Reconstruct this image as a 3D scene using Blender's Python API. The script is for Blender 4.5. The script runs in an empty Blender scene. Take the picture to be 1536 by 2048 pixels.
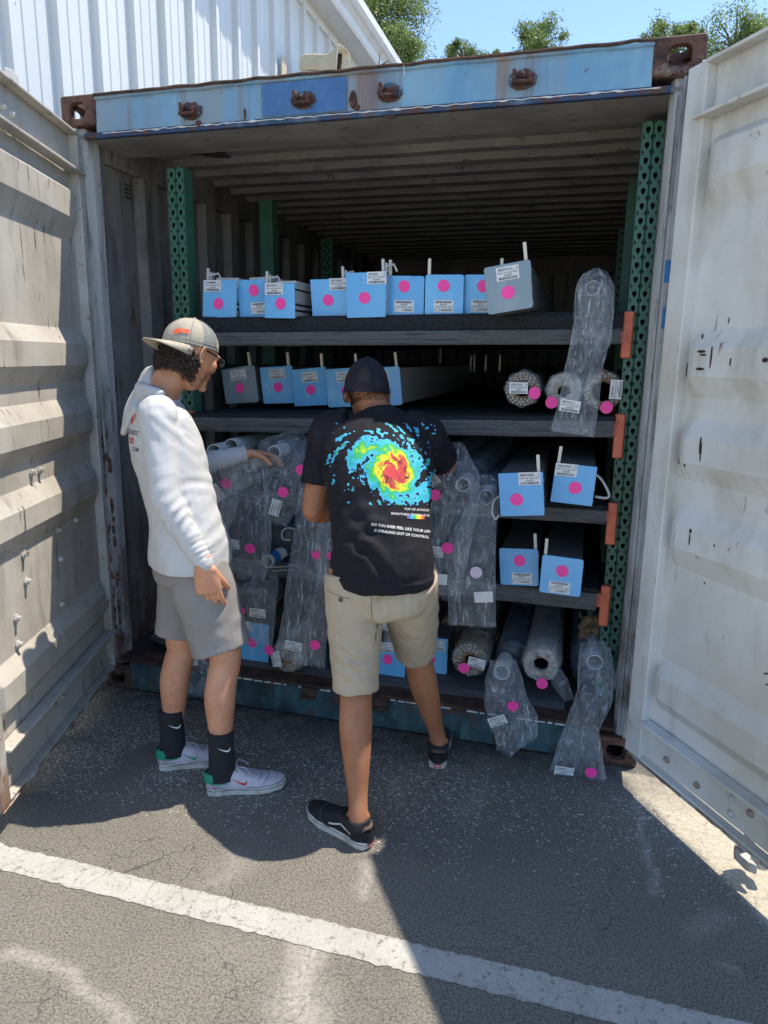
import bpy, bmesh, math, random
from mathutils import Vector as V, Matrix, noise
from mathutils.bvhtree import BVHTree
random.seed(7)
S = bpy.context.scene
COL = S.collection
R = math.radians
PI = math.pi

# ------------------------------------------------------------------ camera
CP = V((2.1365, -2.6793, 1.5686)); YAW, PIT, ROL, FOC = .27075, -.21477, .01344, 1410.4
cy, sy, cp_, sp = math.cos(YAW), math.sin(YAW), math.cos(PIT), math.sin(PIT)
FW = V((-sy*cp_, cy*cp_, sp)); _r = V((cy, sy, 0)); _u = _r.cross(FW)
RT = _r*math.cos(ROL)+_u*math.sin(ROL); UP = -_r*math.sin(ROL)+_u*math.cos(ROL)
cam = bpy.data.cameras.new('camera'); co = bpy.data.objects.new('camera', cam); COL.objects.link(co)
co.matrix_world = Matrix(((RT.x, UP.x, -FW.x, CP.x), (RT.y, UP.y, -FW.y, CP.y), (RT.z, UP.z, -FW.z, CP.z), (0, 0, 0, 1)))
cam.sensor_fit = 'HORIZONTAL'; cam.sensor_width = 36; cam.lens = 36*FOC/1536; cam.clip_start = .05; cam.clip_end = 600
S.camera = co
S.render.resolution_x = 768; S.render.resolution_y = 1024

# ------------------------------------------------------------------ world, sun, exposure
SUN = V((.33, .27, 1)).normalized()
w = bpy.data.worlds.new('World'); S.world = w; w.use_nodes = True
nt = w.node_tree; bg = nt.nodes['Background']; sky = nt.nodes.new('ShaderNodeTexSky')
sky.sky_type = 'NISHITA'; sky.sun_disc = False
sky.sun_elevation = math.asin(SUN.z); sky.sun_rotation = math.atan2(SUN.x, SUN.y)
sky.air_density = .8; sky.dust_density = .1; sky.ozone_density = 2.2
nt.links.new(sky.outputs[0], bg.inputs[0]); bg.inputs[1].default_value = .12
sl = bpy.data.lights.new('sun', 'SUN'); sl.energy = 2.7; sl.angle = R(.55); sl.color = (1, .90, .76)
so = bpy.data.objects.new('sun', sl); COL.objects.link(so); so.rotation_euler = SUN.to_track_quat('Z', 'Y').to_euler(); so.location = (4, 3, 12)
S.view_settings.view_transform = 'Standard'; S.view_settings.look = 'None'; S.view_settings.gamma = 1
S.view_settings.use_curve_mapping = False; S.view_settings.exposure = 1.42
S.render.engine = 'CYCLES'
S.cycles.max_bounces = 8; S.cycles.transparent_max_bounces = 24; S.cycles.diffuse_bounces = 2

# ------------------------------------------------------------------ positions measured on known planes
def ray(x, y): return (FW*FOC+RT*(x-768)-UP*(y-1024)).normalized()
def at(x, y, Y):
    d = ray(x, y); return CP+d*((Y-CP.y)/d.y)
def atx(x, y, X):
    d = ray(x, y); return CP+d*((X-CP.x)/d.x)
def atz(x, y, Z):
    d = ray(x, y); return CP+d*((Z-CP.z)/d.z)

# ------------------------------------------------------------------ materials
def col4(c): return (c[0], c[1], c[2], 1) if hasattr(c, '__len__') else (c, c, c, 1)
MATS = {}
def mat(name, base, rough=.6, metal=0, layers=(), bump=(), spec=.5, sub=0, trans=0, attr=None, coat=0):
    m = bpy.data.materials.new(name); m.use_nodes = True; MATS[name] = m
    n = m.node_tree.nodes; L = m.node_tree.links; p = n['Principled BSDF']
    p.inputs['Roughness'].default_value = rough; p.inputs['Metallic'].default_value = metal
    p.inputs['Specular IOR Level'].default_value = spec
    if coat: p.inputs['Coat Weight'].default_value = coat
    if sub:
        p.inputs['Subsurface Weight'].default_value = sub; p.inputs['Subsurface Radius'].default_value = (.012, .005, .003); p.inputs['Subsurface Scale'].default_value = 1
    if trans: p.inputs['Transmission Weight'].default_value = trans
    tc = n.new('ShaderNodeTexCoord')
    def nz(scale, st, det=6, rg=.6):
        mp = n.new('ShaderNodeMapping'); mp.inputs['Scale'].default_value = [scale*s for s in st]
        mp.inputs['Location'].default_value = (random.random()*9, random.random()*9, random.random()*9)
        L.new(tc.outputs['Object'], mp.inputs[0])
        t = n.new('ShaderNodeTexNoise'); t.inputs['Scale'].default_value = 1; t.inputs['Detail'].default_value = det; t.inputs['Roughness'].default_value = rg
        L.new(mp.outputs[0], t.inputs[0]); return t.outputs[0]
    cur = None
    if attr:
        a = n.new('ShaderNodeAttribute'); a.attribute_name = attr; cur = a.outputs['Color']
    for ly in layers:
        c2, scale, lo, hi = ly[:4]; st = ly[4] if len(ly) > 4 else (1, 1, 1); am = ly[5] if len(ly) > 5 else 1
        f = nz(scale, st)
        mr = n.new('ShaderNodeMapRange'); mr.inputs['From Min'].default_value = lo; mr.inputs['From Max'].default_value = hi; mr.inputs['To Max'].default_value = am
        L.new(f, mr.inputs[0])
        fac = mr.outputs[0]
        if len(ly) > 6 and ly[6]:      # limited to a height range (z0,z1): weight 1 at z0 falling to 0 at z1
            sx = n.new('ShaderNodeSeparateXYZ'); L.new(tc.outputs['Object'], sx.inputs[0])
            m2 = n.new('ShaderNodeMapRange'); m2.inputs['From Min'].default_value = ly[6][1]; m2.inputs['From Max'].default_value = ly[6][0]
            L.new(sx.outputs[ly[6][2] if len(ly[6]) > 2 else 2], m2.inputs[0])
            mm = n.new('ShaderNodeMath'); mm.operation = 'MULTIPLY'; L.new(fac, mm.inputs[0]); L.new(m2.outputs[0], mm.inputs[1]); fac = mm.outputs[0]
        mx = n.new('ShaderNodeMix'); mx.data_type = 'RGBA'
        L.new(fac, mx.inputs[0])
        if cur is None: mx.inputs[6].default_value = col4(base)
        else: L.new(cur, mx.inputs[6])
        mx.inputs[7].default_value = col4(c2); cur = mx.outputs[2]
    if cur is None: p.inputs['Base Color'].default_value = col4(base)
    else: L.new(cur, p.inputs['Base Color'])
    prev = None
    for b in bump:
        scale, stg, dist = b[:3]; st = b[3] if len(b) > 3 else (1, 1, 1)
        bn = n.new('ShaderNodeBump'); bn.inputs['Strength'].default_value = stg; bn.inputs['Distance'].default_value = dist
        L.new(nz(scale, st), bn.inputs['Height'])
        if prev: L.new(prev, bn.inputs['Normal'])
        prev = bn.outputs[0]
    if prev: L.new(prev, p.inputs['Normal'])
    return m

RUST = (.085, .036, .024); RUST2 = (.19, .085, .04); GRIME = (.05, .045, .04)
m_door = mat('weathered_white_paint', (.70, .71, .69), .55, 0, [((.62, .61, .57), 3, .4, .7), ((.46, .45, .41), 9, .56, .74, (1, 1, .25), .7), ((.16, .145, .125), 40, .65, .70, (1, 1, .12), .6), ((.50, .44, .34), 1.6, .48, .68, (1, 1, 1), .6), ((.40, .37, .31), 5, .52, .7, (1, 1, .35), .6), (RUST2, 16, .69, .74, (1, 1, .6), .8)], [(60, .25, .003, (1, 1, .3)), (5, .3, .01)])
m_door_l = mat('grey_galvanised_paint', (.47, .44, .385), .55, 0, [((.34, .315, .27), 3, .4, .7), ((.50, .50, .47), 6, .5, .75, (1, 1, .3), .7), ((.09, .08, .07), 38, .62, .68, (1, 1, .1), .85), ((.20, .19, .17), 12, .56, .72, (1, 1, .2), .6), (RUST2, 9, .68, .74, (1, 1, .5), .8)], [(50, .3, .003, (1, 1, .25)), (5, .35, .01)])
m_door_edge = mat('door_edge_paint', (.50, .50, .47), .55, 0, [((.36, .34, .30), 5, .42, .7), (RUST2, 30, .62, .66, (1, 1, .7), .95), (RUST, 9, .66, .72, (1, 1, .5), .9), (RUST2, 14, .40, .55, (1, 1, .5), .9, (.1, .5))], [(40, .3, .003)])
m_blue = mat('faded_blue_paint', (.14, .32, .48), .55, 0, [((.22, .41, .54), 3, .42, .66), ((.10, .24, .42), 8, .5, .7, (1, 1, .25), .6), (RUST2, 7, .54, .66, (1, 1, .05), .75), (RUST, 14, .60, .68, (1, 1, .06), .7), (RUST, 30, .66, .70, (1, 1, .5), .95), ((.10, .08, .07), 9, .35, .65, (1, 1, .3), .8, (2.585, 2.548)), ((.30, .27, .22), 5, .45, .62, (1, 1, .12), .5)], [(40, .2, .002), (4, .3, .01)])
m_blue2 = mat('repainted_blue', (.045, .14, .33), .4, 0, [((.07, .19, .40), 12, .45, .65, (1, 1, .4)), ((.03, .10, .25), 30, .5, .7, (.4, 1, 1), .6)], [(50, .25, .002)])
m_sill = mat('sill_teal_paint', (.035, .085, .105), .6, 0, [((.015, .035, .04), 6, .45, .6), ((.06, .14, .15), 26, .56, .66, (1, 1, .4), .8), (RUST, 9, .56, .66), (GRIME, 4, .55, .75, (1, 1, 1), .8)], [(40, .4, .003)])
m_rust = mat('rusted_steel', RUST, .8, 0, [((.15, .075, .058), 9, .4, .65), ((.035, .018, .016), 24, .48, .62), ((.26, .16, .11), 60, .60, .68, (1, 1, 1), .6), ((.20, .17, .15), 14, .62, .7)], [(60, .6, .004), (12, .5, .008)])
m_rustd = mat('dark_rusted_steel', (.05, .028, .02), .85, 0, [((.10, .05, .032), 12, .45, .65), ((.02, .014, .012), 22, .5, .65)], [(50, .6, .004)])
m_rustb = mat('rust_and_paint', (.06, .13, .2), .7, 0, [(RUST, 20, .40, .5), ((.35, .35, .33), 34, .6, .64, (1, 1, 1), .7)], [(70, .6, .003)])
m_inner = mat('inner_wall_paint', (.18, .175, .175), .65, 0, [((.25, .245, .24), 4, .45, .7), ((.08, .07, .065), 12, .50, .68, (1, 1, .18), .85), ((.035, .03, .03), 40, .62, .67, (1, 1, .15), .8), ((.14, .085, .05), 9, .62, .72, (1, 1, .6), .6), (RUST, 13, .35, .55, (1, 1, .6), .9, (.15, 1.0))], [(50, .35, .003, (1, 1, .3))])
m_post = mat('post_paint', (.40, .41, .41), .6, 0, [((.50, .51, .50), 5, .45, .7, (1, 1, .2)), ((.10, .10, .10), 18, .52, .66, (1, 1, .12), .85), (RUST, 10, .40, .56, (1, 1, .5), .95, (.1, 1.25)), (RUST2, 30, .62, .68, (1, 1, .5), .7)], [(50, .35, .003, (1, 1, .3))])
m_roof = mat('roof_underside', (.28, .27, .26), .6, 0, [((.19, .185, .18), 4, .4, .65), ((.34, .33, .32), 10, .5, .7, (.4, 1, 1), .5), ((.07, .055, .045), 24, .6, .68, (.6, 1, 1), .7), (RUST, 30, .68, .72)], [(40, .3, .003)])
m_green = mat('green_rack_paint', (.035, .125, .085), .45, 0, [((.05, .16, .115), 6, .45, .7), ((.02, .07, .05), 30, .58, .7, (1, 1, .5), .7)], [(60, .15, .001)])
m_orange = mat('orange_beam_paint', (.72, .16, .08), .45, 0, [((.55, .11, .055), 20, .5, .7), ((.16, .06, .04), 60, .64, .7, (1, 1, 1), .7)], [(60, .2, .001)])
m_felt = mat('charcoal_felt', (.028, .031, .036), .95, 0, [((.055, .06, .068), 320, .52, .68), ((.012, .013, .016), 90, .5, .7)], [(420, 1, .004), (60, .6, .006)], spec=.2)
m_back = mat('carpet_backing', (.10, .105, .11), .9, 0, [((.16, .165, .17), 130, .5, .7, (.25, 1, 3)), ((.05, .052, .056), 30, .52, .7, (.25, 1, 2), .8)], [(240, .6, .003, (.3, 1, 2)), (20, .4, .006, (.3, 1, 1))], spec=.2)
m_floor = mat('container_floor', (.045, .04, .035), .9, 0, [((.09, .07, .05), 12, .5, .7), ((.02, .018, .016), 5, .45, .7)], [(50, .5, .004)])
m_cap = mat('blue_film', (.12, .44, .80), .32, 0, [((.15, .50, .84), 5, .4, .7), ((.30, .64, .90), 22, .60, .70, (1, 1, .5), .6)], [(14, .35, .003, (1, 1, .6)), (60, .2, .001, (1, 1, .3))], coat=.3)
m_capv1 = mat('blue_film_paler', (.15, .47, .80), .3, 0, [((.20, .53, .84), 7, .4, .7), ((.36, .68, .92), 16, .57, .66, (1, 1, .3), .7)], [(9, .6, .006, (1, 1, .6)), (50, .3, .001, (.3, 1, 1))], coat=.4)
m_capv2 = mat('blue_film_deeper', (.10, .40, .76), .34, 0, [((.13, .46, .80), 4, .4, .7), ((.05, .26, .55), 30, .64, .70, (1, 1, .4), .6), ((.40, .68, .90), 50, .66, .70, (.3, 1, 1), .6)], [(18, .5, .003, (1, 1, .4))], coat=.3)
m_cap2 = mat('bare_grey_film', (.20, .27, .32), .35, 0, [((.28, .36, .41), 9, .5, .7, (1, 1, .4)), ((.45, .52, .56), 26, .66, .72, (1, 1, .3), .7)], [(14, .4, .003, (1, 1, .5))], coat=.3)
m_alu = mat('white_extrusion', (.50, .51, .50), .38, .1, [((.42, .43, .43), 4, .5, .7, (1, .1, 1))], spec=.5)
m_alu2 = mat('silver_extrusion', (.34, .34, .34), .35, .7, [((.26, .26, .26), 4, .5, .7, (1, .1, 1))])
m_pin = mat('cream_pin', (.68, .64, .54), .5)
m_pink = mat('neon_pink_sticker', (1, .065, .38), .55)
m_pale = mat('pale_pink_sticker', (.75, .60, .72), .55)
m_paper = mat('label_paper', (.72, .74, .75), .5, 0, [((.62, .64, .66), 30, .5, .7)])
m_ink = mat('label_ink', (.035, .035, .04), .6)
m_white = mat('white_plastic', (.66, .67, .65), .4)
m_slat = mat('slat_grey', (.34, .37, .38), .5, 0, [((.50, .52, .52), 40, .5, .7)])
m_brown = mat('brown_paper', (.24, .155, .085), .8, 0, [((.33, .23, .14), 9, .45, .7), ((.15, .095, .055), 26, .55, .7)], [(24, .6, .006)])
m_roll = mat('dark_screen_fabric', (.035, .052, .075), .32, 0, [((.055, .075, .10), 60, .5, .7)], [(60, .3, .002)])
m_wrap = None
m_tapeb = mat('blue_tape', (.02, .16, .42), .5)
m_cable = mat('white_cable', (.55, .56, .56), .45)
m_wall = mat('white_metal_siding', (.61, .64, .64), .42, 0, [((.56, .59, .60), 2, .4, .7, (1, 1, .2)), ((.52, .55, .56), 14, .62, .75, (1, 1, .1), .5)], [(3, .15, .01)])
m_trim = mat('white_trim', (.68, .69, .69), .45, 0, [((.58, .59, .60), 5, .5, .7)])
m_dk = mat('dark_gap', (.02, .02, .02), .9)
m_horn = mat('cream_horn', (.60, .54, .40), .5, 0, [((.45, .38, .25), 9, .5, .7), ((.70, .66, .54), 5, .5, .7)])
m_asph = None
m_denim = None

def film(name, tint, alpha, rough=.10):
    m = bpy.data.materials.new(name); m.use_nodes = True; n = m.node_tree.nodes; L = m.node_tree.links
    for x in list(n): n.remove(x)
    out = n.new('ShaderNodeOutputMaterial'); mix = n.new('ShaderNodeMixShader'); tr = n.new('ShaderNodeBsdfTransparent')
    p = n.new('ShaderNodeBsdfPrincipled'); p.inputs['Base Color'].default_value = col4(tint); p.inputs['Roughness'].default_value = rough
    p.inputs['Specular IOR Level'].default_value = 1.0
    tc = n.new('ShaderNodeTexCoord'); mp = n.new('ShaderNodeMapping'); mp.inputs['Scale'].default_value = (11, 11, 3.2); L.new(tc.outputs['Object'], mp.inputs[0])
    nz = n.new('ShaderNodeTexNoise'); nz.inputs['Scale'].default_value = 1; nz.inputs['Detail'].default_value = 2.5; nz.inputs['Roughness'].default_value = .45; nz.inputs['Distortion'].default_value = .5; L.new(mp.outputs[0], nz.inputs[0])
    # thin pale stress lines where the film was creased: cell borders, mostly lengthwise
    m2 = n.new('ShaderNodeMapping'); m2.inputs['Scale'].default_value = (16, 16, 7); L.new(tc.outputs['Object'], m2.inputs[0])
    va = n.new('ShaderNodeVectorMath'); va.operation = 'MULTIPLY_ADD'; L.new(nz.outputs['Color'], va.inputs[0]); va.inputs[1].default_value = (1.2, 1.2, 1.2); L.new(m2.outputs[0], va.inputs[2])
    vo = n.new('ShaderNodeTexVoronoi'); vo.feature = 'DISTANCE_TO_EDGE'; L.new(va.outputs[0], vo.inputs[0]); vo.inputs['Scale'].default_value = 1
    rg = n.new('ShaderNodeMapRange'); rg.inputs['From Min'].default_value = 0; rg.inputs['From Max'].default_value = .05; rg.inputs['To Min'].default_value = alpha+.07; rg.inputs['To Max'].default_value = alpha; L.new(vo.outputs['Distance'], rg.inputs[0])
    m3 = n.new('ShaderNodeMapping'); m3.inputs['Scale'].default_value = (75, 75, 9); L.new(tc.outputs['Object'], m3.inputs[0])
    n3 = n.new('ShaderNodeTexNoise'); n3.inputs['Scale'].default_value = 1; n3.inputs['Detail'].default_value = 4; n3.inputs['Distortion'].default_value = 1.2; L.new(m3.outputs[0], n3.inputs[0])
    r3 = n.new('ShaderNodeMapRange'); r3.inputs['From Min'].default_value = .56; r3.inputs['From Max'].default_value = .70; r3.inputs['To Max'].default_value = .34; L.new(n3.outputs[0], r3.inputs[0])
    a3 = n.new('ShaderNodeMath'); a3.operation = 'ADD'; L.new(rg.outputs[0], a3.inputs[0]); L.new(r3.outputs[0], a3.inputs[1])
    lw = n.new('ShaderNodeLayerWeight'); lw.inputs[0].default_value = .30
    pw = n.new('ShaderNodeMath'); pw.operation = 'POWER'; L.new(lw.outputs['Facing'], pw.inputs[0]); pw.inputs[1].default_value = 2.0
    ad = n.new('ShaderNodeMath'); ad.operation = 'MULTIPLY_ADD'; ad.inputs[1].default_value = .65; L.new(pw.outputs[0], ad.inputs[0]); L.new(a3.outputs[0], ad.inputs[2]); ad.use_clamp = True
    hs = n.new('ShaderNodeMath'); hs.operation = 'MULTIPLY_ADD'; L.new(vo.outputs['Distance'], hs.inputs[0]); hs.inputs[1].default_value = .5; L.new(nz.outputs[0], hs.inputs[2])
    bp = n.new('ShaderNodeBump'); bp.inputs['Strength'].default_value = 1; bp.inputs['Distance'].default_value = .05; L.new(hs.outputs[0], bp.inputs['Height'])
    L.new(bp.outputs[0], p.inputs['Normal'])
    L.new(ad.outputs[0], mix.inputs[0]); L.new(tr.outputs[0], mix.inputs[1]); L.new(p.outputs[0], mix.inputs[2]); L.new(mix.outputs[0], out.inputs[0])
    tr.inputs[0].default_value = (.98, .99, 1, 1)
    return m
m_film = film('clear_plastic_film', (.72, .76, .80), .085)
m_film2 = film('thin_wrap_film', (.55, .57, .60), .06)

# ------------------------------------------------------------------ mesh building
class MB:
    def __init__(s): s.v = []; s.f = []
    def add(s, vs, fs):
        k = len(s.v); s.v += [tuple(p) for p in vs]; s.f += [tuple(i+k for i in f) for f in fs]; return s
    def box(s, a, b):
        x0, y0, z0 = a; x1, y1, z1 = b
        return s.add([(x0, y0, z0), (x1, y0, z0), (x1, y1, z0), (x0, y1, z0), (x0, y0, z1), (x1, y0, z1), (x1, y1, z1), (x0, y1, z1)],
                     [(0, 3, 2, 1), (4, 5, 6, 7), (0, 1, 5, 4), (1, 2, 6, 5), (2, 3, 7, 6), (3, 0, 4, 7)])
    def fbox(s, o, ex, ey, ez, a, b):   # box in a frame
        x0, y0, z0 = a; x1, y1, z1 = b
        P = [o+ex*x+ey*y+ez*z for x, y, z in [(x0, y0, z0), (x1, y0, z0), (x1, y1, z0), (x0, y1, z0), (x0, y0, z1), (x1, y0, z1), (x1, y1, z1), (x0, y1, z1)]]
        return s.add(P, [(0, 3, 2, 1), (4, 5, 6, 7), (0, 1, 5, 4), (1, 2, 6, 5), (2, 3, 7, 6), (3, 0, 4, 7)])
    def rings(s, rings, cap=True, close=True):
        n = len(rings[0]); k = len(s.v)
        for r in rings: s.v += [tuple(p) for p in r]
        for i in range(len(rings)-1):
            for j in range(n if close else n-1):
                a = k+i*n+j; b = k+i*n+(j+1) % n; s.f.append((a, b, b+n, a+n))
        if cap: s.f.append(tuple(k+j for j in reversed(range(n)))); s.f.append(tuple(k+(len(rings)-1)*n+j for j in range(n)))
        return s
    def tube(s, pts, rad, n=8, cap=True):
        pts = [V(p) for p in pts]; rs = rad if hasattr(rad, '__len__') else [rad]*len(pts); rings = []; ref = V((0, 0, 1))
        if abs((pts[1]-pts[0]).normalized().z) > .9: ref = V((0, 1, 0))
        for i, p in enumerate(pts):
            t = (pts[min(i+1, len(pts)-1)]-pts[max(i-1, 0)]).normalized(); a = t.cross(ref).normalized(); b = a.cross(t).normalized(); ref = b
            rings.append([p+(a*math.cos(2*PI*j/n)+b*math.sin(2*PI*j/n))*rs[i] for j in range(n)])
        return s.rings(rings, cap)
    def hollow(s, p, d, ro, ri, ln, n=28):   # open pipe from p along d
        d = V(d).normalized(); a = d.cross(V((0, 0, 1))).normalized(); b = a.cross(d)
        def ring(c, r): return [c+(a*math.cos(2*PI*j/n)+b*math.sin(2*PI*j/n))*r for j in range(n)]
        p = V(p); return s.rings([ring(p+d*.15 if ln > .15 else p+d*ln, ri), ring(p, ri), ring(p, ro), ring(p+d*ln, ro)], cap=False)
    def ball(s, c, r, fr=None, nu=16, nv=10):
        c = V(c); fr = fr or (V((1, 0, 0)), V((0, 1, 0)), V((0, 0, 1))); vs = []; fs = []
        for i in range(nv+1):
            th = PI*i/nv
            for j in range(nu):
                ph = 2*PI*j/nu; vs.append(c+fr[0]*(r[0]*math.sin(th)*math.cos(ph))+fr[1]*(r[1]*math.sin(th)*math.sin(ph))+fr[2]*(r[2]*math.cos(th)))
        for i in range(nv):
            for j in range(nu):
                a = i*nu+j; b = i*nu+(j+1) % nu; fs.append((a, a+nu, b+nu, b))
        return s.add(vs, fs)
    def loft(s, keys, n=20, sub=5, sq=1.0):
        # keys: (point, ra, rb, ref) ; ra along side, rb along ref
        K = [(V(k[0]), k[1], k[2], V(k[3])) for k in keys]; out = []
        def cr(a, b, c, d, t): return .5*((2*b)+(c-a)*t+(2*a-5*b+4*c-d)*t*t+(3*b-a-3*c+d)*t*t*t)
        m = len(K); P = []
        for i in range(m-1):
            for q in range(sub+(1 if i == m-2 else 0)):
                t = q/sub; a, b, c, d = K[max(i-1, 0)], K[i], K[i+1], K[min(i+2, m-1)]
                P.append((cr(a[0], b[0], c[0], d[0], t), max(.002, cr(a[1], b[1], c[1], d[1], t)), max(.002, cr(a[2], b[2], c[2], d[2], t)), b[3]*(1-t)+c[3]*t))
        for i, (p, ra, rb, rf) in enumerate(P):
            t = (P[min(i+1, len(P)-1)][0]-P[max(i-1, 0)][0]).normalized(); side = t.cross(rf).normalized(); fr = side.cross(t).normalized()
            ring = []
            for j in range(n):
                c_, s_ = math.cos(2*PI*j/n), math.sin(2*PI*j/n)
                c_ = math.copysign(abs(c_)**sq, c_); s_ = math.copysign(abs(s_)**sq, s_)
                ring.append(p+side*(ra*c_)+fr*(rb*s_))
            out.append(ring)
        return s.rings(out)
    def mesh(s, name):
        me = bpy.data.meshes.new(name); me.from_pydata([tuple(p) for p in s.v], [], s.f); me.update(); return me
    def build(s, name, m, parent=None, smooth=False, bevel=0, seg=2):
        me = s.mesh(name); me.materials.append(m); return link(me, name, parent, smooth, bevel, seg)

def link(me, name, parent=None, smooth=False, bevel=0, seg=2):
    o = bpy.data.objects.new(name, me); COL.objects.link(o)
    if smooth: me.shade_smooth()
    if parent:
        o.parent = parent
        if parent.type == 'EMPTY': o.matrix_parent_inverse = Matrix.Translation(-V(parent.location))
    if bevel:
        b = o.modifiers.new('bevel', 'BEVEL'); b.width = bevel; b.segments = seg; b.limit_method = 'ANGLE'; b.angle_limit = R(40)
    return o
def tag(o, label=None, cat=None, group=None, kind=None):
    if label: o['label'] = label
    if cat: o['category'] = cat
    if group: o['group'] = group
    if kind: o['kind'] = kind
    return o
def thing(name, loc, label, cat, group=None):
    o = bpy.data.objects.new(name, None); COL.objects.link(o); o.location = loc; o.empty_display_size = .1
    return tag(o, label, cat, group)

def fuse(mb, name, vox, smooth, m, parent, disp=None, fac=.5):
    me = mb.mesh('tmp'); o = bpy.data.objects.new('tmp', me); COL.objects.link(o)
    r = o.modifiers.new('r', 'REMESH'); r.mode = 'VOXEL'; r.voxel_size = vox
    if smooth:
        q = o.modifiers.new('s', 'SMOOTH'); q.iterations = smooth; q.factor = fac
    dg = bpy.context.evaluated_depsgraph_get(); e = o.evaluated_get(dg)
    me2 = bpy.data.meshes.new_from_object(e); bpy.data.objects.remove(o); bpy.data.meshes.remove(me)
    if disp:
        ns = [v.normal.copy() for v in me2.vertices]
        for v, nn in zip(me2.vertices, ns):
            d = disp(v.co, nn)
            v.co = v.co+(nn*d if not isinstance(d, V) else d)
    me2.name = name; me2.materials.clear(); me2.materials.append(m)
    return link(me2, name, parent, True)
def bvh_of(o): return BVHTree.FromPolygons([v.co.copy() for v in o.data.vertices], [tuple(p.vertices) for p in o.data.polygons])

_tx = {}
def text2d(s, bold=0, sp=1.0):
    k = (s, bold, sp)
    if k in _tx: return _tx[k]
    c = bpy.data.curves.new('t', 'FONT'); c.body = s; c.size = 1; c.resolution_u = 2; c.offset = bold; c.space_character = sp
    o = bpy.data.objects.new('t', c); COL.objects.link(o); dg = bpy.context.evaluated_depsgraph_get()
    me = bpy.data.meshes.new_from_object(o.evaluated_get(dg))
    vs = [(v.co.x, v.co.y) for v in me.vertices]; fs = [tuple(p.vertices) for p in me.polygons]
    bpy.data.objects.remove(o); bpy.data.meshes.remove(me)
    w_ = max(v[0] for v in vs) if vs else 1; _tx[k] = (vs, fs, w_); return _tx[k]

def label(parent, c, ex, ey, name, num='1', w=.080, h=.047, blank=False, wrinkle=0):
    """paper label centred at c, ex to the right and ey up as it is printed"""
    ex = V(ex).normalized(); ey = V(ey).normalized(); nz_ = ex.cross(ey)
    def P(x, y, z): return c+ex*x+ey*y+nz_*z
    b = MB().fbox(c, ex, ey, nz_, (-w/2, -h/2, 0), (w/2, h/2, .0008)); lab = b.build('label', m_paper, parent)
    if blank: return lab
    t = MB()
    def put(s, x, y, hh, bold=0, right=None):
        vs, fs, ww = text2d(s, bold); k = hh/.72
        if right: k2 = min(k, right/ww)
        else: k2 = k
        t.add([P(x+a*k2, y+b_*k, .0014) for a, b_ in vs], fs)
    put(name, -w*.40, h*.22, h*.17, .02, w*.62)
    put(num, w*.39, h*.22, h*.17, .02)
    put('WHITE   NA  02062  NORT', -w*.45, -h*.01, h*.10, .01, w*.88)
    put('ATLANTIC', -w*.17, -h*.2, h*.12, .02, w*.36)
    x = -w*.40; rr = random.Random(hash(name) % 999 if False else sum(map(ord, name+num)))
    while x < w*.40:
        q = rr.choice((.0006, .0010, .0016)); t.add([P(x, -h*.44, .0014), P(x+q, -h*.44, .0014), P(x+q, -h*.25, .0014), P(x, -h*.25, .0014)], [(0, 1, 2, 3)]); x += q+rr.choice((.0006, .001, .0014))
    for yy in (h*.17, h*.07): t.add([P(-w*.47, yy, .0014), P(w*.47, yy, .0014), P(w*.47, yy+.0004, .0014), P(-w*.47, yy+.0004, .0014)], [(0, 1, 2, 3)])
    t.add([P(w*.33, h*.17, .0014), P(w*.335, h*.17, .0014), P(w*.335, h*.47, .0014), P(w*.33, h*.47, .0014)], [(0, 1, 2, 3)])
    t.build('label_print', m_ink, lab)
    return lab
def dot(parent, c, ex, ey, r=.0235, m=None, name='round_sticker'):
    ex = V(ex).normalized(); ey = V(ey).normalized(); nz_ = ex.cross(ey); n = 28
    k = random.uniform(.97, 1.03)
    a = [c+ex*(r*k*math.cos(2*PI*j/n))+ey*(r/k*math.sin(2*PI*j/n)) for j in range(n)]
    return MB().rings([a, [p+nz_*.001 for p in a]]).build(name, m or m_pink, parent)

# ------------------------------------------------------------------ ground: one sheet, fine near the camera
def seg_d(p, a, b):
    ax, ay = a; bx, by = b; t = max(0, min(1, ((p[0]-ax)*(bx-ax)+(p[1]-ay)*(by-ay))/((bx-ax)**2+(by-ay)**2+1e-9)))
    return math.hypot(p[0]-ax-t*(bx-ax), p[1]-ay-t*(by-ay))
def g2(x, y): q = atz(x, y, 0); return (q.x, q.y)
smears = [(g2(725, 1730), g2(735, 1790), .018, .5), (g2(470, 1720), g2(440, 1760), .05, .25), (g2(620, 1870), g2(600, 2000), .045, .75), (g2(600, 2000), g2(610, 2120), .07, .6), (g2(20, 1905), g2(110, 1935), .018, .6),
          (g2(110, 1935), g2(260, 2040), .02, .55), (g2(1272, 1600), g2(1290, 1690), .012, .5), (g2(1295, 1700), g2(1307, 1785), .014, .6), (g2(795, 1570), g2(805, 1610), .016, .35),
          (g2(960, 1590), g2(930, 1625), .035, .22), (g2(1390, 1860), g2(1440, 1830), .03, .25), (g2(1440, 1930), g2(1480, 1945), .012, .35), (g2(300, 1500), g2(230, 1560), .05, -.5), (g2(420, 1880), g2(560, 1930), .06, .12)]
N = 150; X0, X1, Y0, Y1 = -.6, 3.6, -2.2, .25
mb = MB(); xs = [X0+(X1-X0)*i/(N*1.6) for i in range(int(N*1.6)+1)]; ys = [Y0+(Y1-Y0)*i/N for i in range(N+1)]
st = []; pale = []
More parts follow.
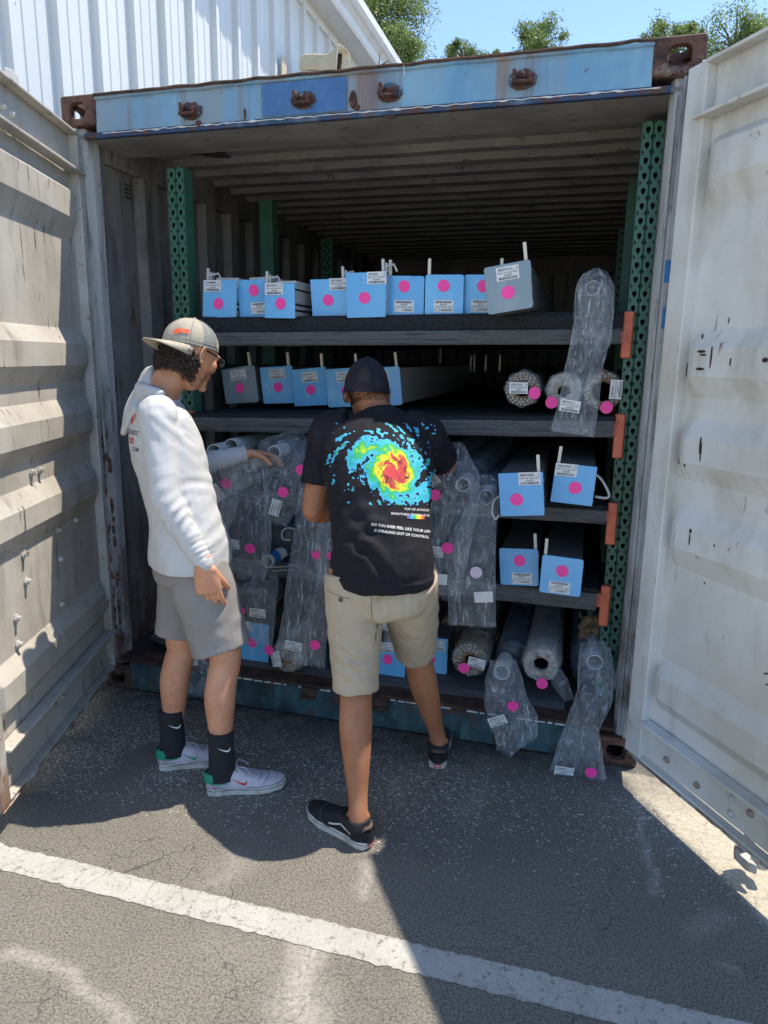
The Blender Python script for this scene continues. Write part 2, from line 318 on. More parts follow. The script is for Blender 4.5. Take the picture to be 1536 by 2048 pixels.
def pale_at(x, y):
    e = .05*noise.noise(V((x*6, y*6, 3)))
    a = max(0, min(1, (x-2.375+(y+.10)*.60-e*.5)/.03)) if y < -.04 else 0      # bright sunlit strip by the right door, painted into the ground colour
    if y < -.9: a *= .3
    return max(a*.8, min(1, max(0, (-1.6-y)/.3)))  # second term: out-of-view ground paled to add bounce light
for y in ys:
    for x in xs:
        nn = noise.fractal(V((x*9, y*9, 0)), 1, 2, 4)*.03; v = 0; dk = 0
        for a, b, r, s_ in smears:
            d = seg_d((x+nn, y+nn*.7), a, b); f = max(0, 1-d/(r*1.6))
            if s_ > 0: v = max(v, f*s_)
            else: dk = max(dk, min(1, f*2)*-s_)
        sh = .09+.05*max(0, noise.noise(V((x*3, y*3, 5)))*2)+.62*max(0, min(1, 1-abs(y+.32)/.55))*(1 if x < 1.9 else .55)+.55*max(0, min(1, (1.0-x)/.5))*max(0, min(1, (y+.85)/.3)) - dk*2.2
        sill_dark = max(0, min(1, 1-(-y-.02)/.25))
        st.append((v, max(0, min(1, sh)), sill_dark, 1)); pale.append(pale_at(x, y)); mb.v.append((x, y, 0))
w_ = len(xs)
mb.f = [(j*w_+i, j*w_+i+1, (j+1)*w_+i+1, (j+1)*w_+i) for j in range(N) for i in range(w_-1)]
k = len(mb.v); B = 250
mb.v += [(-B, -B, 0), (B, -B, 0), (B, B, 0), (-B, B, 0)]
c = [0, w_-1, (N+1)*w_-1, N*w_]
mb.f += [(k, k+1)+tuple(reversed(range(0, w_))), (k+1, k+2)+tuple(reversed([j*w_+w_-1 for j in range(N+1)])), (k+2, k+3)+tuple(N*w_+i for i in range(w_)), (k+3, k)+tuple(j*w_ for j in range(N+1))]
mb.f[-4] = (k, k+1)+tuple(reversed(range(w_)))
st += [(0, .3, 0, 1)]*4; pale += [1]*4
me = mb.mesh('ground'); at_ = me.color_attributes.new('stain', 'FLOAT_COLOR', 'POINT')
at_.data.foreach_set('color', [q for s_ in st for q in s_])
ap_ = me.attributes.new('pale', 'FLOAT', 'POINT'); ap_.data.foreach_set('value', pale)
def ground_mat(paint=False):
    m = bpy.data.materials.new('stripe_paint' if paint else 'asphalt_with_shell'); m.use_nodes = True; n = m.node_tree.nodes; L = m.node_tree.links; p = n['Principled BSDF']
    p.inputs['Roughness'].default_value = .85; p.inputs['Specular IOR Level'].default_value = .3
    tc = n.new('ShaderNodeTexCoord'); O = tc.outputs['Object']
    def noi(sc, det=6, rg=.6, stre=None):
        t = n.new('ShaderNodeTexNoise'); t.inputs['Scale'].default_value = sc; t.inputs['Detail'].default_value = det; t.inputs['Roughness'].default_value = rg
        if stre:
            mp = n.new('ShaderNodeMapping'); mp.inputs['Scale'].default_value = stre; L.new(O, mp.inputs[0]); L.new(mp.outputs[0], t.inputs[0])
        else: L.new(O, t.inputs[0])
        return t
    def mr(src, a, b, c=0, d=1):
        q = n.new('ShaderNodeMapRange'); q.inputs[1].default_value = a; q.inputs[2].default_value = b; q.inputs[3].default_value = c; q.inputs[4].default_value = d; L.new(src, q.inputs[0]); return q.outputs[0]
    def mth(op, a, b=None):
        q = n.new('ShaderNodeMath'); q.operation = op
        for i, z in enumerate((a, b)):
            if z is None: continue
            if isinstance(z, (int, float)): q.inputs[i].default_value = z
            else: L.new(z, q.inputs[i])
        return q.outputs[0]
    def mx(f, a, b):
        q = n.new('ShaderNodeMix'); q.data_type = 'RGBA'
        if isinstance(f, float): q.inputs[0].default_value = f
        else: L.new(f, q.inputs[0])
        for i, z in ((6, a), (7, b)):
            if isinstance(z, tuple): q.inputs[i].default_value = col4(z)
            else: L.new(z, q.inputs[i])
        return q.outputs[2]
    A = n.new('ShaderNodeAttribute'); A.attribute_name = 'stain'; sp_ = n.new('ShaderNodeSeparateColor'); L.new(A.outputs['Color'], sp_.inputs[0])
    c0 = mx(mr(noi(1.8, 8).outputs[0], .35, .7), (.150, .141, .119), (.215, .201, .166))
    c0 = mx(mr(noi(140, 4, .8).outputs[0], .45, .57), c0, (.070, .068, .063))
    c0 = mx(mr(noi(230, 3, .8).outputs[0], .55, .64), c0, (.29, .27, .23))
    c0 = mx(mr(noi(260, 2, .7).outputs[0], .56, .72), c0, (.21, .20, .18))
    c0 = mx(mr(noi(5, 8, .7).outputs[0], .58, .75, 0, .6), c0, (.16, .155, .145))
    c0 = mx(mr(noi(3.2, 8, .7, (1, 1, 1)).outputs[0], .6, .8, 0, .6), c0, (.05, .048, .045))
    # shells
    wn = noi(30, 2); hs = []
    for sc, thr, gate in ((64, .34, .62), (120, .40, .50), (36, .26, .82)):
        mp = n.new('ShaderNodeMapping'); mp.inputs['Scale'].default_value = (sc, sc*1.5, sc); mp.inputs['Rotation'].default_value = (0, 0, sc); L.new(O, mp.inputs[0])
        ad = n.new('ShaderNodeVectorMath'); ad.operation = 'ADD'; L.new(mp.outputs[0], ad.inputs[0])
        sc_ = n.new('ShaderNodeVectorMath'); sc_.operation = 'SCALE'; sc_.inputs['Scale'].default_value = .8; L.new(wn.outputs['Color'], sc_.inputs[0]); L.new(sc_.outputs[0], ad.inputs[1])
        vo = n.new('ShaderNodeTexVoronoi'); vo.inputs['Scale'].default_value = 1; L.new(ad.outputs[0], vo.inputs[0])
        g_ = n.new('ShaderNodeSeparateColor'); L.new(vo.outputs['Color'], g_.inputs[0])
        # gate lowered where shell density is high
        th = mth('SUBTRACT', 1.12, mth('MULTIPLY', sp_.outputs[1], 1-gate+.26)) if not paint else mth('ADD', 1.1, 0)
        gg = mth('GREATER_THAN', g_.outputs[0], th); hs.append(mth('MULTIPLY', gg, mr(vo.outputs['Distance'], thr, thr-.06)))
    shell = mth('MAXIMUM', mth('MAXIMUM', hs[0], hs[1]), hs[2])
    c0 = mx(mth('MULTIPLY', shell, .95), c0, (.50, .48, .44))
    if not paint:
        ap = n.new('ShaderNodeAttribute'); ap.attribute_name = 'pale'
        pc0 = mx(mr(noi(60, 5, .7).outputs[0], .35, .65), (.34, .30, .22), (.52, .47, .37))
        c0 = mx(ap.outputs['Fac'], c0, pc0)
    # chalky stains (red) and a darker tone toward the container front (blue)
    sn = mr(noi(55, 6, .75).outputs[0], .30, .62)
    c0 = mx(mth('MULTIPLY', mth('MULTIPLY', sp_.outputs[0], sn), 1.25), c0, (.42, .40, .36))
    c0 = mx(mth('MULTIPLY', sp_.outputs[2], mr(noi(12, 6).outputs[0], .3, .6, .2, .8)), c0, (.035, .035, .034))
    # fine cracks
    wv = n.new('ShaderNodeVectorMath'); wv.operation = 'MULTIPLY_ADD'; L.new(noi(9, 5, .7).outputs['Color'], wv.inputs[0]); wv.inputs[1].default_value = (.09, .09, 0); L.new(O, wv.inputs[2])
    cr = n.new('ShaderNodeTexVoronoi'); cr.feature = 'DISTANCE_TO_EDGE'; cr.inputs['Scale'].default_value = 11; L.new(wv.outputs[0], cr.inputs[0])
    ck = mth('MULTIPLY', mr(cr.outputs['Distance'], .011, .003), mr(noi(2.5, 3).outputs[0], .45, .6))
    bh = mth('ADD', mth('MULTIPLY', noi(120, 4, .7).outputs[0], .6), mth('MULTIPLY', shell, .5))
    bh = mth('SUBTRACT', bh, mth('MULTIPLY', ck, 1.5))
    if paint:
        pc = mx(mr(noi(7, 6).outputs[0], .35, .7), (.42, .42, .39), (.34, .34, .31))
        pc = mx(mr(noi(110, 4, .7).outputs[0], .45, .7, 0, .6), pc, (.27, .26, .24))
        # worn through to the asphalt: pits, and more at the edges (attribute green=edge)
        wr = mth('ADD', noi(38, 8, .75).outputs[0], mth('MULTIPLY', sp_.outputs[0], .22))
        hole = mr(wr, .625, .66)
        c0 = mx(hole, pc, c0)
        c0 = mx(mth('MULTIPLY', ck, .4), c0, (.06, .06, .06))
    else:
        c0 = mx(mth('MULTIPLY', ck, .5), c0, (.02, .02, .02))
    L.new(c0, p.inputs['Base Color'])
    bp = n.new('ShaderNodeBump'); bp.inputs['Strength'].default_value = .55; bp.inputs['Distance'].default_value = .004; L.new(bh, bp.inputs['Height']); L.new(bp.outputs[0], p.inputs['Normal'])
    return m
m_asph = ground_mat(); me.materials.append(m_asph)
tag(link(me, 'ground'), kind='structure')
# painted stripe, ragged edges, 4 mm up
mb = MB(); st = []; NX = 2400
for i in range(NX+1):
    x = -6+14*i/NX; e0 = noise.fractal(V((x*26, 1, 0)), .7, 2.2, 4)*.006+noise.noise(V((x*6, 4, 0)))*.004; e1 = noise.fractal(V((x*26, 9, 0)), .7, 2.2, 4)*.006+noise.noise(V((x*5, 14, 0)))*.004
    yc = -1.115-.004*(x-.4)
    for j, t in enumerate((-.048, -.042, 0, .042, .048)):
        mb.v.append((x, yc+t+(e0 if j < 2 else e1 if j > 2 else 0), .002)); st.append((1 if j in (0, 4) else .35 if j != 2 else .2, 0, 0, 1))
mb.f = [(i*5+j, (i+1)*5+j, (i+1)*5+j+1, i*5+j+1) for i in range(NX) for j in range(4)]
me = mb.mesh('parking_stripe'); at_ = me.color_attributes.new('stain', 'FLOAT_COLOR', 'POINT'); at_.data.foreach_set('color', [q for s_ in st for q in s_])
me.materials.append(ground_mat(True)); tag(link(me, 'parking_stripe'), kind='structure')
# the open crack that runs through the stripe, and one running on below it
pts = [(468, 1752), (462, 1775), (467, 1790), (458, 1815)]
mb = MB(); ring = []
for i in range(len(pts)-1):
    for q in range(10):
        t = q/10; a = atz(*pts[i], .003); b = atz(*pts[i+1], .003); p = a.lerp(b, t); o_ = noise.noise(p*60)*.006; ring.append((p.x+o_, p.y, .0005+.0002*(abs(o_)*300)))
for x, y, wd in ring: mb.v += [(x-wd, y, .003), (x+wd, y, .003)]
mb.f = [(2*i, 2*i+1, 2*i+3, 2*i+2) for i in range(len(ring)-1)]
tag(mb.build('pavement_crack', m_dk), kind='structure')

# ------------------------------------------------------------------ container
W, H, LEN = 2.438, 2.591, 4.35
ct = thing('shipping_container', (W/2, 0, 0), 'weathered blue and white steel shipping container standing open with both doors swung wide', 'shipping container')

def casting(x0, z0, hand):
    """hollow rusted corner block with oval holes in front, outer side and top/bottom"""
    w3, d3, h3 = .162, .178, .118
    def tmp(mb, bev=0):
        tm = mb.mesh('t'); bb = bmesh.new(); bb.from_mesh(tm); bmesh.ops.recalc_face_normals(bb, faces=bb.faces); bb.to_mesh(tm); bb.free()
        o = bpy.data.objects.new('t', tm); COL.objects.link(o)
        if bev: b = o.modifiers.new('b', 'BEVEL'); b.width = bev; b.segments = 3
        return o
    o = tmp(MB().box((x0, 0, z0), (x0+w3, d3, z0+h3)), .012)
    cx, cz = x0+w3/2, z0+h3/2; cut = [tmp(MB().box((x0+.03, .03, z0+.028), (x0+w3-.03, d3-.03, z0+h3-.028)))]
    def stad(f, a, b, ext, n=20):
        r = []
        for j in range(n):
            t = 2*PI*j/n; c_, s_ = math.cos(t), math.sin(t)
            r.append((math.copysign(abs(c_)**.6, c_)*a, math.copysign(abs(s_)**.8, s_)*b))
        return [[f(p, q, e) for p, q in r] for e in ext]
    m1 = MB(); m1.rings(stad(lambda p, q, e: (cx+p, e, cz+q), .038, .032, (-.02, .06))); cut.append(tmp(m1))
    ex = (x0-.02, x0+.06) if hand < 0 else (x0+w3-.06, x0+w3+.02)
    m2 = MB(); m2.rings(stad(lambda p, q, e: (e, .089+p, cz+q), .04, .031, ex)); cut.append(tmp(m2))
    ez = (z0+h3-.06, z0+h3+.02) if z0 > 1 else (z0-.02, z0+.06)
    m3 = MB(); m3.rings(stad(lambda p, q, e: (cx+p, .089+q, e), .031, .062, ez)); cut.append(tmp(m3))
    for c_ in cut:
        b = o.modifiers.new('c', 'BOOLEAN'); b.operation = 'DIFFERENCE'; b.object = c_; b.solver = 'EXACT'
    dg = bpy.context.evaluated_depsgraph_get(); me = bpy.data.meshes.new_from_object(o.evaluated_get(dg)); me.name = 'corner_casting'
    for q in cut+[o]: bpy.data.objects.remove(q)
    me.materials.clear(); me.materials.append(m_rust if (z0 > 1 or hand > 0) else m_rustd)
    link(me, 'corner_casting', ct)
casting(0, H-.118, -1); casting(W-.162, H-.118, 1); casting(0, 0, -1); casting(W-.162, 0, 1)

# header beam: pressed box, slightly behind the casting faces, wavy worn top lip
mb = MB(); n = 90; xa, xb = .160, W-.160; rings = []
for i in range(n+1):
    x = xa+(xb-xa)*i/n; dz = .004*noise.noise(V((x*7, 0, 0))); dy = .003*noise.noise(V((x*5, 3, 1)))
    rings.append([(x, .010+dy, 2.448), (x, .012+dy, 2.565+dz), (x, .004+dy, 2.570+dz), (x, .004+dy, 2.580+dz), (x, .09, 2.582+dz), (x, .09, 2.448)])
mb.rings(rings); hd = mb.build('header_beam', m_blue, ct)
# repainted darker patch (a 1 mm coat standing on the beam)
xl, xr = at(524, 150, .01).x, at(694, 150, .01).x
mb = MB(); n = 40; L_ = []
for j in range(13):
    z = 2.451+.112*j/12; e = noise.noise(V((z*60, 1, 0)))*.006; e2 = noise.noise(V((z*70, 5, 0)))*.010
    L_.append([(xl+e+(xr-xl-e+e2)*i/n, .0035, z) for i in range(n+1)])
mb.rings(L_, cap=False, close=False); mb.build('repainted_patch', m_blue2, hd)
# top lip rust bead and light-grey caulk line below the beam
mb = MB(); pts = [(xa+(xb-xa)*i/120, .002+.003*noise.noise(V((i*.3, 0, 0))), 2.583+.004*noise.noise(V((i*.21, 7, 0)))) for i in range(121)]
mb.tube(pts, .006, 6).build('rusted_top_lip', m_rustd, hd)
mb = MB(); pts = [(xa+.03+(xb-xa)*i/160, .004+.003*noise.noise(V((i*.5, 0, 0))), 2.4405+.004*noise.noise(V((i*.4, 7, 0)))) for i in range(161)]
mb.tube(pts, [.0015+.007*max(0, noise.noise(V((i*.35, 2, 2)))) for i in range(161)], 6).build('flaking_seal', m_trim, hd)
mb = MB().box((.1, .006, 2.425), (W-.1, .030, 2.4475)); mb.build('header_lower_flange', mat('flange_navy', (.02, .055, .13), .6, 0, [(RUST, 20, .5, .6), ((.10, .16, .24), 9, .5, .7)]), ct, bevel=.003)
mb = MB().box((.04, .030, 2.434), (W-.04, .33, 2.4475)); mb.build('header_soffit', m_roof, ct, bevel=.002)
# locking keepers on the header
for px, py in ((380, 222), (606, 200), (778, 184), (1045, 158)):
    p = at(px, py, .0); mb = MB()
    hw, hh = .034, .021
    mb.box((p.x-hw, -.004, p.z-hh), (p.x+hw, .012, p.z+hh-.006))
    mb.box((p.x-hw, -.034, p.z-hh), (p.x+hw, -.004, p.z-hh+.010))
    mb.box((p.x-hw+.002, -.030, p.z-hh+.010), (p.x-hw+.016, -.004, p.z+hh+.004)); mb.box((p.x+hw-.016, -.030, p.z-hh+.010), (p.x+hw-.002, -.004, p.z+hh-.012))
    mb.ball((p.x-hw+.012, -.02, p.z+hh*.5), (.010, .013, .016)); mb.ball((p.x+hw*.3, -.012, p.z+.004), (.013, .010, .010))
    k = mb.build('cam_keeper', m_rust, hd, bevel=.003)
    mb = MB(); nn = 26; r = [(p.x+(.048+.014*noise.noise(V((j*1.3, px, 0))))*math.cos(2*PI*j/nn), .0022, p.z+(.031+.014*noise.noise(V((j*1.1, px, 5))))*math.sin(2*PI*j/nn)) for j in range(nn)]
    mb.rings([r, [(a, .009, c_) for a, b, c_ in r]]).build('rust_scab', m_rustb, hd)
# rust runs and burst on the header between keepers
for px, py, ww, hh in ((705, 198, .014, .03), (712, 214, .012, .01), (780, 232, .02, .006), (395, 246, .012, .012), (488, 227, .004, .02)):
    p = at(px, py, 0); mb = MB()
    r = [(p.x+ww*(1+.5*noise.noise(V((j*2.1, px, 0))))*math.cos(2*PI*j/14), .0030, p.z+hh*(1+.4*noise.noise(V((j*1.7, px, 3))))*math.sin(2*PI*j/14)) for j in range(14)]
    mb.rings([r, [(a, .012, c_) for a, b, c_ in r]]).build('rust_scab', m_rust, hd)

# roof: transverse corrugations seen from below
mb = MB(); rows = []; y = .33; pitch = .2
def roofz(y):
    t = ((y-.33)/pitch) % 1
    if t < .36: f = 0
    elif t < .5: f = (t-.36)/.14
    elif t < .86: f = 1
    else: f = 1-(t-.86)/.14
    return 2.492+.030*f
ysr = [.33]
yy = .33
while yy < LEN: 
    for q in (.36, .5, .86, 1): ysr.append(yy+pitch*q)
    yy += pitch
xsr = [.04+(W-.08)*i/24 for i in range(25)]
for y in ysr: rows.append([(x, y, roofz(y+1e-4)+.006*noise.noise(V((x*2, y*3, 0)))) for x in xsr])
mb.rings(rows, cap=False, close=False); mb.box((.0, .18, 2.545), (W, LEN, 2.57)); mb.build('roof_panel', m_roof, ct)
MB().box((.04, .31, 2.44), (W-.04, .332, 2.545)).build('roof_front_rail', m_roof, ct)
# top side rails, gusset curve
for sx in (0, 1):
    x0 = .03 if not sx else W-.075
    MB().box((x0, .18, 2.375), (x0+.045, LEN, 2.545)).build('top_side_rail', m_inner, ct, bevel=.004)
MB().box((.04, LEN-.05, 2.36), (W-.04, LEN, 2.54)).build('rear_header', m_inner, ct, bevel=.004)
# corrugated side walls
def corr(y0, y1, x, depth, z0, z1, sgn):
    mb = MB(); prof = []; y = y0; P = .285
    while y < y1:
        for q, d in ((0, 0), (.38, 0), (.5, 1), (.88, 1)): prof.append((y+P*q, d))
        y += P
    zs = [z0+(z1-z0)*i/14 for i in range(15)]
    rows = [[(x+sgn*depth*d+.003*noise.noise(V((y*3, z*3, x))), y, z) for y, d in prof] for z in zs]
    return mb.rings(rows, cap=False, close=False)
corr(.30, LEN, .045, .036, .14, 2.38, 1).build('side_wall', m_inner, ct)
corr(.30, LEN, W-.045, .036, .14, 2.38, -1).build('side_wall', m_inner, ct)
MB().box((0, .12, .0), (.012, LEN, 2.55)).build('outer_side_skin', m_blue, ct)
MB().box((W-.012, .12, .0), (W, LEN, 2.55)).build('outer_side_skin', m_blue, ct)
mb = MB(); prof = []; x = .05
while x < W-.05:
    for q, d in ((0, 0), (.38, 0), (.5, 1), (.88, 1)): prof.append((x+.25*q, d))
    x += .25
mb.rings([[(x, LEN-.01-.036*d, z) for x, d in prof] for z in (.14, 1.2, 2.38)], cap=False, close=False); mb.build('rear_wall', m_inner, ct)
MB().box((0, LEN+.005, 0), (W, LEN+.02, H-.03)).build('rear_skin', m_blue, ct)
# smooth vent bay with perforations, behind the post
MB().box((.030, .10, .14), (.052, .30, 2.44)).build('post_liner', m_inner, ct, bevel=.003)
MB().box((W-.052, .10, .14), (W-.030, .30, 2.44)).build('post_liner', m_inner, ct, bevel=.003)
vp = atx(295, 358, .052); mb = MB()
for i in range(3):
    for j in range(4): mb.box((.0515, .33+.017*i, 2.27+.018*j), (.0522, .340+.017*i, 2.280+.018*j))
mb.build('vent_holes', m_dk, ct)
# corner posts (stepped section)
for sx in (0, 1):
    f = (lambda x: x) if not sx else (lambda x: W-x)
    prof = [(.004, .012), (.060, .012), (.060, .030), (.085, .034), (.095, .060), (.095, .105), (.070, .112), (.004, .112)]
    rows = [[(f(x)+.0025*noise.noise(V((z*3, x*30, 0))), y+.002*noise.noise(V((z*4, 5, x*20))), z) for x, y in prof] for z in [.118+(2.355*i/30) for i in range(31)]]
    mb = MB().rings(rows); mb.build('corner_post', m_post, ct)
    mb = MB().tube([(f(.078), .030, .15), (f(.078), .030, 2.42)], .006, 6); mb.build('post_weld_bead', m_post, ct)
    for z in (.5, 1.25, 2.1):
        mb = MB().box((min(f(.0), f(.055)), -.012, z-.05), (max(f(.0), f(.055)), .012, z+.05)).tube([(f(.012), -.016, z-.08), (f(.012), -.016, z+.08)], .014, 10)
        mb.build('hinge', m_post, ct, bevel=.003)
# rust scabs flaking off the lower left post
mb = MB()
rr = random.Random(3)
for i in range(70):
    z = .25+1.0*rr.random()**1.4; x = .045+.05*rr.random(); y = .028 if x < .08 else .034
    mb.ball((x, y-.001, z), (.004+.009*rr.random(), .003, .006+.022*rr.random()), nu=7, nv=5)
tag(mb.build('rust_flakes', m_rust, ct), kind='stuff')
# sill, floor
mb = MB(); rows = []
for i in range(121):
    x = .150+(W-.30)*i/120; d = .003*noise.noise(V((x*6, 0, 0)))
    rows.append([(x, d, .012), (x, d+.004*noise.noise(V((x*9, 2, 0))), .08), (x, d, .136+.003*noise.noise(V((x*13, 0, 1)))), (x, .012+d, .142), (x, .12, .142), (x, .12, .012)])
sill = mb.rings(rows).build('door_sill', m_sill, ct)
mb = MB(); rows = []
for i in range(121):
    x = .10+(W-.2)*i/120; d = .005*noise.noise(V((x*14, 0, 3)))
    rows.append([(x, .006+d, .1425), (x, .006+d, .158), (x, .075, .168+d*.5), (x, .075, .1425)])
mb.rings(rows).build('rusted_threshold_bar', m_rustd, ct)
mb = MB(); rr = random.Random(5); x = .7
while x < W-.25:
    l = .01+.035*rr.random(); 
    if rr.random() < .75: mb.box((x, -.001, .1405+.001*rr.random()), (x+l, .006, .1445+.002*rr.random()))
    x += l+.004+.01*rr.random()
tag(mb.build('seal_remnant', m_white, ct), kind='stuff')
for px, py in ((618, 1385), (760, 1405)):
    p = at(px, py, 0); mb = MB().box((p.x-.035, -.012, p.z-.025), (p.x+.035, .005, p.z+.025)).box((p.x-.035, -.026, p.z-.024), (p.x+.035, -.01, p.z-.012)); mb.build('cam_keeper', m_rustd, sill, bevel=.004)
p = at(1010, 1478, 0); MB().box((p.x-.05, -.003, .018), (p.x+.035, .010, .085)).build('pocket_plate', m_rustd, sill, bevel=.002); MB().box((p.x-.026, -.0045, .03), (p.x+.03, .005, .075)).build('pocket_hole', m_dk, sill)
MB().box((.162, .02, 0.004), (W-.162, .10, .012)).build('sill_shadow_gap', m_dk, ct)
MB().box((.03, .075, .11), (W-.03, LEN, .160)).build('floor_deck', m_floor, ct)

# ---- container doors
def bumpf(z):
    for a, b, c_, d in ((2.235, 2.205, 2.105, 2.03), (1.67, 1.61, 1.525, 1.458), (1.393, 1.332, 1.252, 1.19), (1.105, 1.043, .968, .893), (.555, .500, .415, .365)):
        if a >= z >= b: return (a-z)/(a-b)
        if b > z >= c_: return 1
        if c_ > z >= d: return (z-d)/(c_-d)
    return 0
def door(hx, hy, dx, dy, nx, ny, m, mirror, marks):
    o = V((hx, hy, 0)); eu = V((dx, dy, 0)).normalized(); en = V((nx, ny, 0)).normalized(); ez = V((0, 0, 1)); wd = 1.17; u0 = -.022 if mirror else -.02; zb = .028 if mirror else 0
    def P(u, z, d): return o+eu*u+ez*z+en*d
    root = MB()
    # corrugated sheet as a solid
    zs = sorted({round(z, 4) for z in [.29+2.01*i/60 for i in range(61)]+[q for b in ((2.235, 2.205, 2.105, 2.03), (1.67, 1.61, 1.525, 1.458), (1.393, 1.332, 1.252, 1.19), (1.105, 1.043, .968, .893), (.555, .500, .415, .365)) for q in b]})
    us = [.062, .075, .09, .105, .125]+[.16+.05*i for i in range(18)]+[1.045, 1.065, 1.08, 1.095, 1.108]
    def dep(u, z):
        e = min((u-.062)/.055, (1.108-u)/.055, 1); e = max(0, e); e = e*e*(3-2*e)
        return -.034+.036*bumpf(z)*e+.0025*noise.noise(V((u*5, z*4, hx)))
    root.rings([[P(u, z, dep(u, z)) for u in us] for z in zs], cap=False, close=False)
    root.rings([[P(u, z, dep(u, z)-.003) for u in reversed(us)] for z in zs], cap=False, close=False)
    leaf = root.build('door_leaf', m, ct)
    fr = MB()
    for a, b in ((u0, .062), (1.108, wd)):   # edge members
        n_ = 40; fr.rings([[P(a, z, 0.004+.002*noise.noise(V((z*5, a, 1)))), P(b, z, .004+.002*noise.noise(V((z*6, b, 4)))), P(b, z, -.050), P(a, z, -.050)] for z in [.115+zb+(2.335-zb)*i/n_ for i in range(n_+1)]])
    f1 = fr.build('door_edge_frame', m_door_edge if not mirror else m, leaf, bevel=.004)
    b = MB(); e0 = .0625; e1 = 1.1075
    b.fbox(o, eu, en, ez, (e0, -.048, 2.302), (e1, -.030, 2.449)); b.fbox(o, eu, en, ez, (e0, -.030, 2.438), (e1, .012, 2.449)); b.fbox(o, eu, en, ez, (e0-.03, -.030, 2.290), (e1, .022, 2.3015))
    b.build('top_rail', m, leaf, bevel=.003)
    b = MB(); b.fbox(o, eu, en, ez, (e0, -.048, .125+zb), (e1, -.030, .289)); b.fbox(o, eu, en, ez, (e0, -.030, .2895), (e1, .020, .300)); b.fbox(o, eu, en, ez, (e0, -.030, .115+zb), (e1, .004, .1249+zb))
    b.build('bottom_rail', m, leaf, bevel=.003)
    g = MB(); n_ = 60   # gasket lip on free edge and along the bottom
    g.rings([[P(wd+.001, z, .0), P(wd+.012, z, .004+.003*noise.noise(V((z*8, 0, 0)))), P(wd+.012, z, -.008), P(wd+.001, z, -.012)] for z in [.12+zb+(2.32-zb)*i/n_ for i in range(n_+1)]])
    g.rings([[P(u, .1145+zb, -.01), P(u, .104+zb+.006*noise.noise(V((u*25, 0, 0))), .004), P(u, .104+zb, -.008), P(u, .1145+zb, -.02)] for u in [-.01+1.17*i/n_ for i in range(n_+1)]])
    g.build('door_gasket', m_door_edge, leaf)
    for u in (.50, .90):
        r = MB().tube([P(u, .05, -.075), P(u, 2.50, -.075)], .017, 12)
        for z in (.35, 1.1, 1.6, 2.2): r.fbox(o, eu, en, ez, (u-.05, -.09, z-.03), (u+.05, -.048, z+.03))
        rod = r.build('lock_rod', m_door_edge, leaf)
        for z, s_ in ((2.485, 1), (.072, -1)):
            c_ = MB(); k = [(-.02, -.02), (.045, -.028), (.085, -.010), (.070, .006), (.050, .0), (.038, .012), (.052, .022), (.088, .026), (.060, .042), (.0, .036), (-.025, .018)]
            c_.rings([[P(u+a*.9, z, -.062+b_*1.1)+ez*e for a, b_ in k] for e in (-.016, .016)]); c_.build('cam_hook', m_door_edge, rod, bevel=.003)
    for mk, px, py in marks:
        # point on the door plane (inner face)
        d = ray(px, py); t = ((o-CP).dot(en))/d.dot(en); q = CP+d*t; u = (q-o).dot(eu); z = q.z; dd = dep(u, z) if .3 < z < 2.29 else -.030
        if mk == 'bolt':
            MB().tube([P(u, z, dd-.002), P(u, z, dd+.022)], .009, 8).tube([P(u, z, dd+.002), P(u, z, dd+.008)], .015, 6).build('bolt', m_door_edge, leaf)
        elif mk == 'rivet': MB().ball(P(u, z, dd), (.014, .014, .012), nu=10, nv=6).build('rivet', m_door_edge, leaf)
        else:
            b = MB(); w1, h1 = mk; b.rings([[P(u+w1*(1+.2*noise.noise(V((j*2., px, 0))))*math.cos(2*PI*j/12), z+h1*(1+.3*noise.noise(V((j*1.5, py, 0))))*math.sin(2*PI*j/12), e) for j in range(12)] for e in (dd+.0005, dd+.0025)]); b.build('paint_mark', m_ink2, leaf)
    return leaf
m_ink2 = mat('black_scuff', (.03, .022, .018), .7, 0, [(RUST, 60, .5, .6)])
marksL = [('bolt', 81, 945), ('bolt', 97, 940), ('bolt', 65, 1108), ('bolt', 70, 1162), ('bolt', 50, 1236), ('bolt', 53, 1288), ('bolt', 130, 1060), ('rivet', 138, 1118), ('rivet', 140, 1208), ('rivet', 22, 213), ('rivet', 40, 228), ('rivet', 26, 260), ('rivet', 47, 272), ('rivet', 124, 1410), ('rivet', 140, 1393), ('rivet', 168, 1040)]
marksR = [('bolt', 1527, 1022), ('rivet', 1450, 1600), ('rivet', 1486, 1630), ('rivet', 1320, 1522), ('rivet', 1380, 1573), ('rivet', 1448, 1630)]
for mx_, my_, a, b in ((1424, 714, .003, .033), (1405, 703, .018, .004), (1408, 710, .014, .003), (1402, 738, .018, .004), (1356, 705, .0025, .03), (1350, 725, .003, .03), (1358, 740, .002, .022), (1341, 688, .005, .004), (1344, 750, .004, .004), (1402, 890, .0035, .026), (1403, 905, .002, .03), (1383, 1062, .0045, .008), (1381, 1078, .002, .02),
                       (1532, 720, .01, .007), (1545, 900, .008, .003), (1462, 724, .002, .012), (1512, 1350, .003, .003), (1517, 1350, .003, .003), (1516, 1372, .003, .003), (1392, 1168, .003, .003), (1430, 1091, .002, .004), (1368, 930, .003, .006), (1352, 922, .002, .012), (1396, 675, .003, .012), (1440, 640, .0015, .010), (1540, 660, .004, .014)):
    marksR.append(((a, b), mx_, my_))
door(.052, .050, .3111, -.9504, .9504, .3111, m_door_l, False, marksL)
door(2.392, -.125, .5548, -.8320, -.8320, -.5548, m_door, True, marksR)
